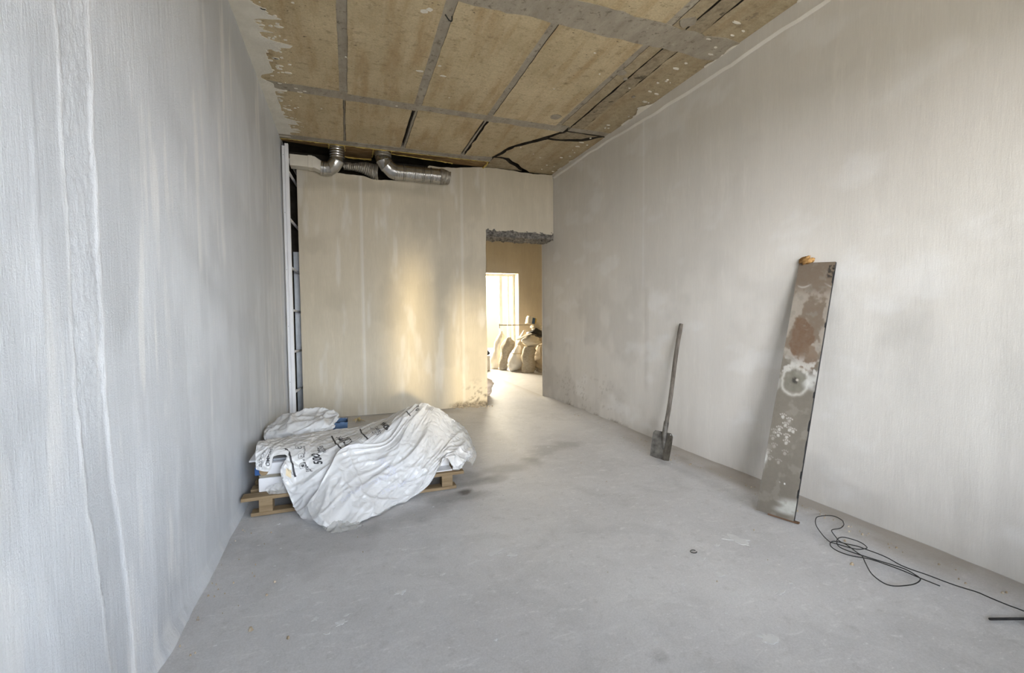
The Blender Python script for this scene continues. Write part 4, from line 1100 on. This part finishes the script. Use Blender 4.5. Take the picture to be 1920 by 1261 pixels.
# lump of foam on the board's top edge
def lump(name, c, r, mat, seed, sq=(1, 1, 1), seg=14):
    v = []; nn = seg
    for i in range(nn+1):
        th = math.pi*i/nn
        for j in range(2*nn):
            ph = 2*math.pi*j/(2*nn)
            k_ = 1+1.5*(float(fbm(math.cos(ph)*math.sin(th)*2.3+5, math.sin(ph)*math.sin(th)*2.3+math.cos(th)*2, seed, 3))-.5)
            v.append((c[0]+r*k_*sq[0]*math.sin(th)*math.cos(ph), c[1]+r*k_*sq[1]*math.sin(th)*math.sin(ph), c[2]+r*k_*sq[2]*math.cos(th)))
    f = [(i*2*nn+j, i*2*nn+(j+1) % (2*nn), (i+1)*2*nn+(j+1) % (2*nn), (i+1)*2*nn+j) for i in range(nn) for j in range(2*nn)]
    return mesh(name, v, [q[::-1] for q in f], mat, None, True)
tag(lump('foam_lump', (3.778, 2.285, 1.726), .032, 'orange_foam', 211, (.7, 1.5, .8)), 'lump of orange dried foam on top of the leaning board', 'foam')

# ------------------------------------------------------------------ cable on the floor
w1 = [(3.417, 1.298), (3.405, 1.378), (3.4, 1.448), (3.387, 1.518), (3.362, 1.584), (3.309, 1.637), (3.293, 1.69), (3.301, 1.742), (3.333, 1.773), (3.382, 1.784), (3.412, 1.743), (3.379, 1.657), (3.354, 1.613), (3.294, 1.56), (3.216, 1.483), (3.193, 1.426), (3.209, 1.383), (3.278, 1.36), (3.346, 1.352), (3.387, 1.363), (3.413, 1.397), (3.424, 1.45), (3.399, 1.513), (3.368, 1.588), (3.342, 1.664), (3.346, 1.732), (3.398, 1.778), (3.459, 1.787), (3.501, 1.761), (3.509, 1.713), (3.486, 1.671), (3.443, 1.653), (3.393, 1.665), (3.364, 1.711), (3.341, 1.763)]
w2 = [(3.335, 1.779), (3.365, 1.836), (3.437, 1.92), (3.514, 1.993), (3.584, 2.03), (3.65, 2.021), (3.692, 1.988), (3.684, 1.937), (3.64, 1.901), (3.571, 1.877), (3.497, 1.877), (3.445, 1.82), (3.42, 1.762), (3.455, 1.705), (3.462, 1.646), (3.459, 1.56), (3.45, 1.476), (3.476, 1.384), (3.493, 1.296), (3.516, 1.215), (3.514, 1.163), (3.526, 1.103), (3.539, 1.054), (3.549, 0.991), (3.56, .6)]
P2 = crom(np.array(w1+w2), 420)
zz = .008+.012*vn(np.arange(420)*.09, np.zeros(420), 221)+.010*np.linspace(0, 1, 420)*(np.arange(420) < 300)
cb = MB().tube([(a, b_, z) for (a, b_), z in zip(P2, zz)], .0027, 7)
tag(cb.build('cable', 'dark', None, True), 'thin black cable in loose loops on the floor along the right wall', 'cable')
rd = MB().tube([(3.333, 1.081, .010), (3.477, 1.03, .009), (3.667, .963, .009)], .0055, 7)
tag(rd.build('metal_rod', 'dark', None, True), 'short straight dark rod on the floor at the right edge', 'rod')

# ------------------------------------------------------------------ small litter on the floor
sc_ = MB()
for k_ in range(7):
    a = random.uniform(0, 6.28); r = random.uniform(.05, .11)
    pts = crom([(.83, 6.12, .005), (.83+r*.5*math.cos(a), 6.12+r*.5*math.sin(a), .03+.02*random.random()), (.83+r*math.cos(a+.4), 6.12+r*math.sin(a+.4), .006)], 8)
    sc_.tube(pts, [.003, .008, .011, .012, .011, .009, .006, .002], 5, True, .3)
tag(sc_.build('paper_scrap', 'straw'), 'small crumpled straw-coloured scrap on the floor by the back wall', 'litter')
cr_ = MB()
def crumb(x, y, r, z=None):
    n = 6; ph = random.random()*6
    h_ = r*random.uniform(.5, 1.0)
    top_ = [(x+math.cos(ph+i*6.283/n)*r*.6*random.uniform(.6, 1.1), y+math.sin(ph+i*6.283/n)*r*.6*random.uniform(.6, 1.1), .001+h_) for i in range(n)]
    bot_ = [(x+math.cos(ph+i*6.283/n)*r*random.uniform(.7, 1.2), y+math.sin(ph+i*6.283/n)*r*random.uniform(.7, 1.2), -.004) for i in range(n)]
    cr_.add(bot_+top_, [tuple(range(n, 2*n))]+[(i, (i+1) % n, n+(i+1) % n, n+i) for i in range(n)])
for x, y, r in ((.298, 2.172, .012), (.322, 2.424, .008), (.457, 2.06, .008), (.342, 2.534, .007), (3.251, 1.598, .010), (3.788, 2.72, .016), (3.525, 3.379, .008)):
    crumb(x, y, r)
for k_ in range(130):
    q = random.random()
    if q < .45: crumb(W-.03-abs(random.gauss(0, .10)), random.uniform(1.1, 6.2), random.uniform(.002, .007))
    elif q < .7: crumb(.02+abs(random.gauss(0, .18)), random.uniform(1.5, 3.3), random.uniform(.002, .006))
    else: crumb(random.uniform(.2, 3.7), random.uniform(1.5, 6), random.uniform(.0015, .004))
for k_ in range(120): crumb(W-.02-abs(random.gauss(0, .14)), random.uniform(1.0, 4.2), random.uniform(.002, .008))
for k_ in range(40): crumb(random.gauss(2.45, .17), 6.46+random.uniform(-.05, .03), random.uniform(.004, .012))
o = cr_.build('rubble_crumbs', 'crumb', FLOOR); o['kind'] = 'stuff'
sp = MB()
def spat(x, y, r, st=1.0, a=0.0):
    n = 34; pts = []
    for i in range(n):
        t = 6.283*i/n; rr_ = r*max(.12, .5+1.9*(float(fbm(math.cos(t)*2.6+x*31, math.sin(t)*2.6+y*31, 231, 4))-.42))
        u_, v_ = rr_*st*math.cos(t), rr_*math.sin(t)
        pts.append((x+u_*math.cos(a)-v_*math.sin(a), y+u_*math.sin(a)+v_*math.cos(a)))
    zc = .0006
    sp.prism(pts, -.006, float(fbm(x*1.3, y*1.3, 9, 3)-.5)*.006-.003+.0016)
for x, y, r, st, a in ((1.493, 2.401, .045, 1.2, .4), (1.568, 2.345, .028, 1.5, .2), (2.89, 2.029, .05, 1.9, -1.1), (2.738, 2.02, .018, 1.3, 0), (2.519, 1.78, .02, 1.2, 0), (2.661, 1.556, .022, 1.8, .3), (2.344, 1.347, .03, 1.5, -.4), (1.898, 1.499, .012, 1, 0), (1.164, 2.298, .012, 1.6, .3), (.555, 2.149, .016, 1.3, .6), (.667, 2.087, .02, 1.6, .3), (.935, 2.213, .024, 1.8, .1), (2.45, 1.62, .02, 1.4, .2), (2.2, 1.75, .014, 1.2, 0), (2.55, 1.93, .012, 2, .3)):
    spat(x, y, r, st, a)
for k_ in range(130):
    x, y = random.uniform(.15, 3.7), random.uniform(1.4, 4.6)
    spat(x, y, random.choice([.003, .004, .005, .007, .011]), random.uniform(1, 2.2), random.uniform(-.5, 1))
o = sp.build('plaster_spatter', 'chalk', FLOOR); o['kind'] = 'stuff'
rg_ = MB().tube([(2.545+.018*math.cos(t), 2.0+.016*math.sin(t), .004) for t in np.linspace(.3, 5.9, 20)], .0022, 6)
tag(rg_.build('wire_ring', 'dark', None, True), 'tiny open dark wire ring on the bare floor left of the cable', 'ring')

# ------------------------------------------------------------------ next room: sacks and clutter before the far window
def sack(name, base, h_, prof, lean, mat, label, seed, group='filled sacks in the next room', rxy=(1, 1), rim=None, bulge=.10, tie=None, z0=0.0):
    """prof = radii from foot to mouth; lean = (dx, dy) of the mouth"""
    nt, na = 34, 30
    pr = crom(np.array([[q] for q in prof]), nt)[:, 0]
    v = []
    for i in range(nt):
        t = i/(nt-1)
        cx = base[0]+lean[0]*t**1.3+.07*(float(vn(t*3.5, seed*.37, seed+2))-.5)*min(1, t*4)*rxy[0]; cy = base[1]+lean[1]*t**1.3
        for j in range(na):
            a = 2*math.pi*j/na
            k_ = 1+bulge*2*(float(fbm(math.cos(a)*1.6+3, math.sin(a)*1.6+t*4.5, seed, 4))-.5)
            k_ += .06*math.sin(a*7+seed)*t*t
            k_ -= .16*(1-abs(2*float(fbm(math.cos(a)*1.3+t*5+seed, math.sin(a)*1.3-t*3, seed+8, 3))-1))**5
            rr_ = max(.004, pr[i])*k_
            zc = z0+h_*t+(.02*(float(vn(a*2, t*3, seed+4))-.5) if 0 < i else 0)
            v.append((cx+rr_*rxy[0]*math.cos(a), cy+rr_*rxy[1]*math.sin(a), max(z0+.002, zc)))
    f = [(i*na+j, i*na+(j+1) % na, (i+1)*na+(j+1) % na, (i+1)*na+j) for i in range(nt-1) for j in range(na)]
    f.append(tuple(range(na))[::-1]); f.append(tuple(range((nt-1)*na, nt*na)))
    o = mesh(name, v, f, mat, None, True)
    tag(o, label, 'sack', group)
    if tie is not None:
        i = int(tie*(nt-1)); t = i/(nt-1); r_ = float(pr[i])
        c = (base[0]+lean[0]*t**1.3, base[1]+lean[1]*t**1.3, z0+h_*t)
        MB().tube([(c[0]+r_*1.05*math.cos(q), c[1]+r_*1.05*math.sin(q), c[2]) for q in np.linspace(0, 6.283, 20)], .008, 6).build('tie', 'straw', o, True)
    return o
sack('sack', (4.27, 11.10), .97, [.12, .17, .165, .12, .115, .14, .13, .09, .02], (.22, 0), 'bag_white', 'pale plastic sack leaning right, leftmost of the row below the far window', 501, rxy=(1, .8))
sack('sack', (4.40, 10.72), .82, [.10, .13, .125, .115, .12, .17, .19, .15, .05], (.16, .05), 'bag_woven', 'narrow woven sack with a puffed top, second from left in the row', 502)
sack('sack', (4.52, 10.36), .63, [.06, .15, .19, .19, .165, .13, .10, .085, .05], (.17, .02), 'bag_white', 'plump pear-shaped white sack standing in front of the woven sacks', 503, tie=.7)
sack('sack', (4.72, 10.62), .98, [.13, .16, .165, .17, .17, .15, .11, .075, .03], (.26, .08), 'bag_beige', 'beige sack with a twisted pointed top behind the white ones', 504)
sack('sack', (4.77, 9.98), .62, [.15, .165, .16, .158, .16, .162, .165, .16, .13], (.02, 0), 'bag_woven', 'upright grey woven sack, foremost in the doorway view', 505, bulge=.05)
sack('sack', (4.87, 10.0), .28, [.10, .19, .235, .24, .22, .16, .08], (-.02, 0), 'bag_cream', 'rounded cream bag lying on top of the upright grey woven sack', 506, z0=.615, rxy=(1.0, .8))
sack('sack', (5.21, 10.02), .66, [.20, .25, .26, .25, .22, .18, .12], (-.02, .05), 'bag_beige', 'broad beige sack at the right, half hidden by the right wall', 507)
sack('sack', (5.22, 10.48), .98, [.20, .23, .24, .23, .21, .18, .13], (-.02, .0), 'bag_beige', 'tall beige sack in the back right corner of the heap', 508)
sack('sack', (5.17, 10.36), .24, [.06, .13, .165, .165, .12, .04], (.0, 0), 'bag_cream', 'small round cream bag topmost at the right of the heap', 509, z0=.955)
sack('sack', (5.02, 10.13), .25, [.10, .22, .24, .2, .12, .03], (.03, 0), 'black_bag', 'black plastic bag between the cream bags on the heap', 510, z0=.80, rxy=(1, .8))
sack('sack', (2.80, 7.36), .36, [.20, .25, .25, .23, .17, .08], (.02, 0), 'bag_pink', 'pinkish white bag on the floor just behind the left door jamb', 511)
pk = MB().add([(4.46, 9.86, .80), (4.86, 9.92, .935), (5.10, 9.98, .865), (5.10, 10.2, .875), (4.86, 10.15, .945), (4.48, 10.02, .81),
               (4.46, 9.86, .785), (4.86, 9.92, .92), (5.10, 9.98, .85), (5.10, 10.2, .86), (4.86, 10.15, .93), (4.48, 10.02, .795)],
              [(0, 1, 4, 5), (1, 2, 3, 4), (6, 11, 10, 7), (7, 10, 9, 8), (0, 6, 7, 1), (1, 7, 8, 2), (2, 8, 9, 3), (3, 9, 10, 4), (4, 10, 11, 5), (5, 11, 6, 0)])
tag(pk.build('sheet', 'grey_plank'), 'grey folded sheet lying over the cream bag on the sack heap', 'sheet')
po = MB().tube([(4.22, 10.50, 1.135), (5.25, 10.50, 1.125)], .013, 8)
po.tube([(4.23, 10.50, 1.18), (4.23, 10.50, 1.05)], .010, 8)
tag(po.build('pole', 'grey_plank', None, True), 'thin horizontal pole lying on the sacks before the far window', 'pole')
bk = thing('paint_bucket', (5.03, 10.42, 1.10), 'pale upturned bucket with blue and yellow bands on top of the sacks', 'bucket')
def lathe(prof, c, seg=28):
    v = [(c[0]+r*math.cos(2*math.pi*j/seg), c[1]+r*math.sin(2*math.pi*j/seg), c[2]+z) for r, z in prof for j in range(seg)]
    n = len(prof)
    f = [(i*seg+j, i*seg+(j+1) % seg, (i+1)*seg+(j+1) % seg, (i+1)*seg+j) for i in range(n-1) for j in range(seg)]
    return v, f
v, f = lathe([(.0, .135), (.10, .135), (.12, .12), (.138, .0), (.150, -.005), (.150, .012), (.139, .012)], (0, 0, 0))
def tilt(v, a=.18, c=(5.03, 10.42, 1.14)):
    return [(c[0]+x*math.cos(a)+z*math.sin(a), c[1]+y, c[2]-x*math.sin(a)+z*math.cos(a)) for x, y, z in v]
v, f = lathe([(.145, .0), (.148, .01), (.143, .02), (.136, .17), (.118, .20), (.0, .205)], (0, 0, 0))
smooth_angle(MB().add(tilt(v), f).build('shell', 'bag_cream', bk), 40)
for a0, a1, m_ in ((-1.80, -1.25, 'blue_worn'), (-1.25, -.90, 'foam')):
    v = []; n = 8
    for i in range(n+1):
        a = a0+(a1-a0)*i/n
        for z, r in ((.022, .1455), (.168, .139)): v.append((r*math.cos(a), r*math.sin(a), z))
    MB().add(tilt(v), [(2*i, 2*i+2, 2*i+3, 2*i+1) for i in range(n)]).build('band', m_, bk)
tl = thing('power_tool', (3.95, 10.85, 0), 'small dark tool on a pale box at the left door edge', 'tool')
MB().box(3.80, 4.06, 10.75, 11.0, 0, .36, .01).build('box', 'bag_cream', tl)
MB().tube(crom([(3.84, 10.86, .47), (3.93, 10.86, .50), (4.0, 10.86, .46), (4.05, 10.86, .40)], 12), .045, 10).build('body', 'dark', tl, True)
MB().tube([(3.97, 10.86, .50), (3.99, 10.86, .60)], .03, 10).build('handle', 'dark', tl, True)
MB().box(3.86, 4.0, 10.80, 10.92, .36, .44, .01).build('base', 'dark', tl)

# courtyard far below, seen only as brightness through the windows
struct(mesh('ground', [(-60, -60, -3), (60, -60, -3), (60, 60, -3), (-60, 60, -3)], [(0, 1, 2, 3)], 'asphalt'))
